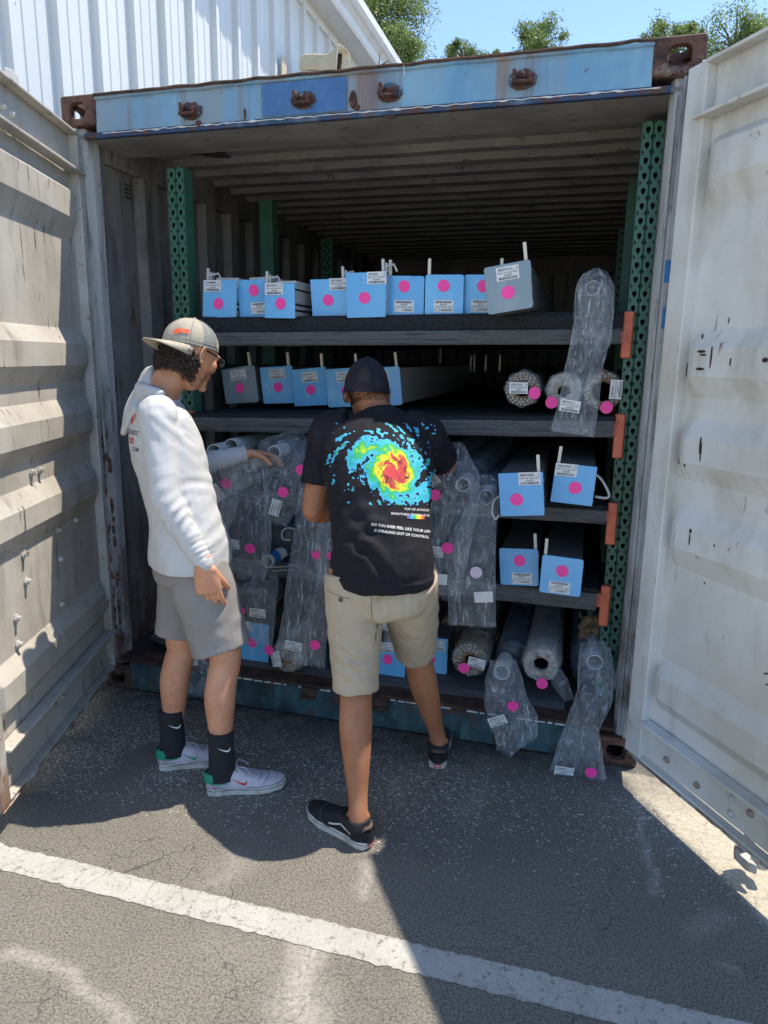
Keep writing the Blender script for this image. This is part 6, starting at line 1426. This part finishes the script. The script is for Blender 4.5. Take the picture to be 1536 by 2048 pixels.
for i in range(3800):   # close-cropped hair below the cap, fading to the neck
    a = rr.uniform(-2.1, 2.1); z = .012-.060*rr.random()**1.7; o_ = HB+r2*(.3*math.sin(a))-f2*(.3*math.cos(a))+u2_*z; h_ = bvb.ray_cast(o_, (HB+u2_*z-o_).normalized())
    if h_[0] is None: continue
    n_ = (h_[0]-HB).normalized(); hb2.tube([h_[0]-n_*.001, h_[0]+n_*.003-u2_*.003], [.0009, .0004], 3)
tag(hb2.build('cropped_hair', m_hairB, pb), kind='stuff')
# shirt print: satellite view of a hurricane, built as a coloured skin a millimetre off the cloth
bvt = bvh_of(shirtB)
PD = V((-.16, .93, -.33)).normalized()
def shirt_pt(px, py):
    d = ray(px, py); h_ = bvt.ray_cast(CP, d); return h_[0]
import colorsys
NG = 270; px0, px1, py0, py1 = 645, 872, 836, 1022
ex0, ey0 = 788, 942     # eye
vs = []; cols = []; okv = []
def storm(px, py):
    x = (px-ex0)/1.0; y = (py-ey0)/1.0
    u = (x*.80+y*.60); v = (-x*.60+y*.80)       # elongated along upper-left to lower-right
    r = math.hypot(u/1.28, v/1.02)+1e-3; th = math.atan2(v, u)
    sw = th+1.15*math.log(r/10+1)*1.6
    nz1 = noise.fractal(V((math.cos(sw)*1.6+r*.010, math.sin(sw)*1.6, r*.035)), 1.1, 2.2, 5)
    nz2 = noise.fractal(V((px*.10, py*.10, 4)), .8, 2.1, 5)
    I = 1-r/(67 if x < 0 else 62)+.32*nz1+.15*nz2-.06
    if I < .26: I -= .14*max(0, noise.noise(V((px*.22, py*.22, 12)))+.15)
    band = math.cos(sw*2-1.0); I += .10*band*min(1, r/40)
    if r < 5: I = .82+.1*nz2
    # outer streamers thrown to the upper left
    if r > 56:
        st2 = noise.noise(V((math.cos(sw)*7, math.sin(sw)*7, r*.05)))+noise.noise(V((px*.13, py*.17, 9)))*.7
        I2 = .30*(st2-.40)*2 if st2 > .40 else -1
        if x > 40 and y > 10: I2 = -1
        if y > 40 and x < 10 and r > 85: I2 = I2-.15 if x < -20 else -1
        if r > 150: I2 = -1
        I = max(I if r < 88 else -1, I2 if I2 > 0 else -1)
        if r < 84: I = max(I, 0 if I < .02 else I)
    return I, r, nz2
def ramp(I):
    st3 = [(.0, (.10, .45, .75)), (.12, (.06, .55, .80)), (.22, (.03, .50, .45)), (.32, (.05, .50, .08)), (.44, (.35, .70, .04)), (.54, (.85, .80, .03)), (.64, (.85, .48, .04)), (.72, (.72, .10, .06)), (.95, (.60, .05, .06))]
    for (a, c1), (b, c2) in zip(st3, st3[1:]):
        if I < b: t = max(0, (I-a)/(b-a)); return tuple(q*.80 for q in (c1 if t < .5 else c2))
    return st3[-1][1]
for j in range(NG+1):
    for i in range(NG+1):
        px = px0+(px1-px0)*i/NG; py = py0+(py1-py0)*j/NG; h_ = bvt.ray_cast(CP, ray(px, py))
        okv.append(h_[0] is not None); vs.append(h_[0]-ray(px, py)*.0016 if h_[0] else V((0, 0, 0)))
fs = []; fc = []
for j in range(NG):
    for i in range(NG):
        a = j*(NG+1)+i; f = (a, a+1, a+NG+2, a+NG+1)
        if not all(okv[q] for q in f) or (vs[a]-vs[a+NG+2]).length > .012: continue
        px = px0+(px1-px0)*(i+.5)/NG; py = py0+(py1-py0)*(j+.5)/NG; I, r, n2 = storm(px, py)
        if I < .02: continue
        if min(px-px0, py-py0-4, py1-py-6) < 6+4*noise.noise(V((px*.3, py*.3, 1))): continue
        c_ = ramp(I+(.10 if r < 34 else 0))
        blk = abs(noise.fractal(V((px*.07, py*.07, 20)), .9, 2.1, 4))
        if 13 < r < 34 and blk < .045 and I > .6: c_ = (.01, .01, .012)
        rw = r+9*noise.noise(V((px*.09, py*.09, 31)))+3*noise.noise(V((px*.35, py*.35, 3)))
        if 19 < rw < 21.5+1.5*noise.noise(V((px*.2, 2, 2))) and noise.noise(V((math.atan2(py-ey0, px-ex0)*1.3, 3, 1))) > -.22: c_ = (.01, .01, .012)
        fs.append(f); fc.append(c_)
me = bpy.data.meshes.new('hurricane_print'); me.from_pydata([tuple(v) for v in vs], [], fs)
ca = me.color_attributes.new('print', 'FLOAT_COLOR', 'CORNER'); ca.data.foreach_set('color', [q for c_ in fc for _ in range(4) for q in (*c_, 1)])
bb = bmesh.new(); bb.from_mesh(me); bmesh.ops.delete(bb, geom=[v for v in bb.verts if not v.link_faces], context='VERTS'); bb.to_mesh(me); bb.free()
m_print = mat('hurricane_ink', (1, 1, 1), .8, attr='print'); me.materials.append(m_print); link(me, 'hurricane_print', shirtB, True)
def print_line(txt, p0, p1, name, m=m_wht, bold=.02, sp=1.0):
    """text running from pixel p0 to p1 on the cloth"""
    v2, f2_, ww = text2d(txt, bold, sp); k2 = math.hypot(p1[0]-p0[0], p1[1]-p0[1])/ww; dx, dy = (p1[0]-p0[0])/(ww*k2), (p1[1]-p0[1])/(ww*k2)
    out = []; ok = []
    for a, b in v2:
        d = ray(p0[0]+(a*dx+b*dy)*k2, p0[1]+(a*dy-b*dx)*k2); h_ = bvt.ray_cast(CP, d); ok.append(h_[0] is not None); out.append(h_[0]-d*.0016 if h_[0] else V((0, 0, 0)))
    f3 = [f for f in f2_ if all(ok[i] for i in f) and max((out[f[0]]-out[i]).length for i in f) < .03]
    return MB().add(out, f3).build(name, m, shirtB)
print_line('TOP OF ATMOSPHERE', (808, 1020), (874, 1024), 'shirt_print', bold=0)
print_line('BRIGHTNESS TEMPERATURE (K)', (782, 1029), (872, 1034), 'shirt_print', bold=0)
print_line('DO YOU EVER FEEL LIKE YOUR LIFE', (742, 1051), (861, 1066), 'shirt_print', bold=.012)
print_line('IS SPIRALING OUT OF CONTROL', (748, 1063), (858, 1077), 'shirt_print', bold=.012)
for i, c_ in enumerate(((.15, .08, .35), (.08, .25, .6), (.05, .5, .75), (.05, .5, .2), (.5, .7, .05), (.85, .8, .05), (.85, .4, .05), (.7, .08, .05))):
    q = []
    for x, y in ((814+i*4.4, 1029), (818+i*4.4, 1029.4), (818+i*4.4, 1037.5), (814+i*4.4, 1037)):
        d = ray(x, y+i*.15); h_ = bvt.ray_cast(CP, d)
        if h_[0]: q.append(h_[0]-d*.0016)
    if len(q) == 4:
        mm_ = mat('scale_ink_%s' % ('violet blue cyan green lime yellow orange red'.split()[i]), c_, .8); MB().add(q, [(0, 1, 2, 3)]).build('colour_scale', mm_, shirtB)
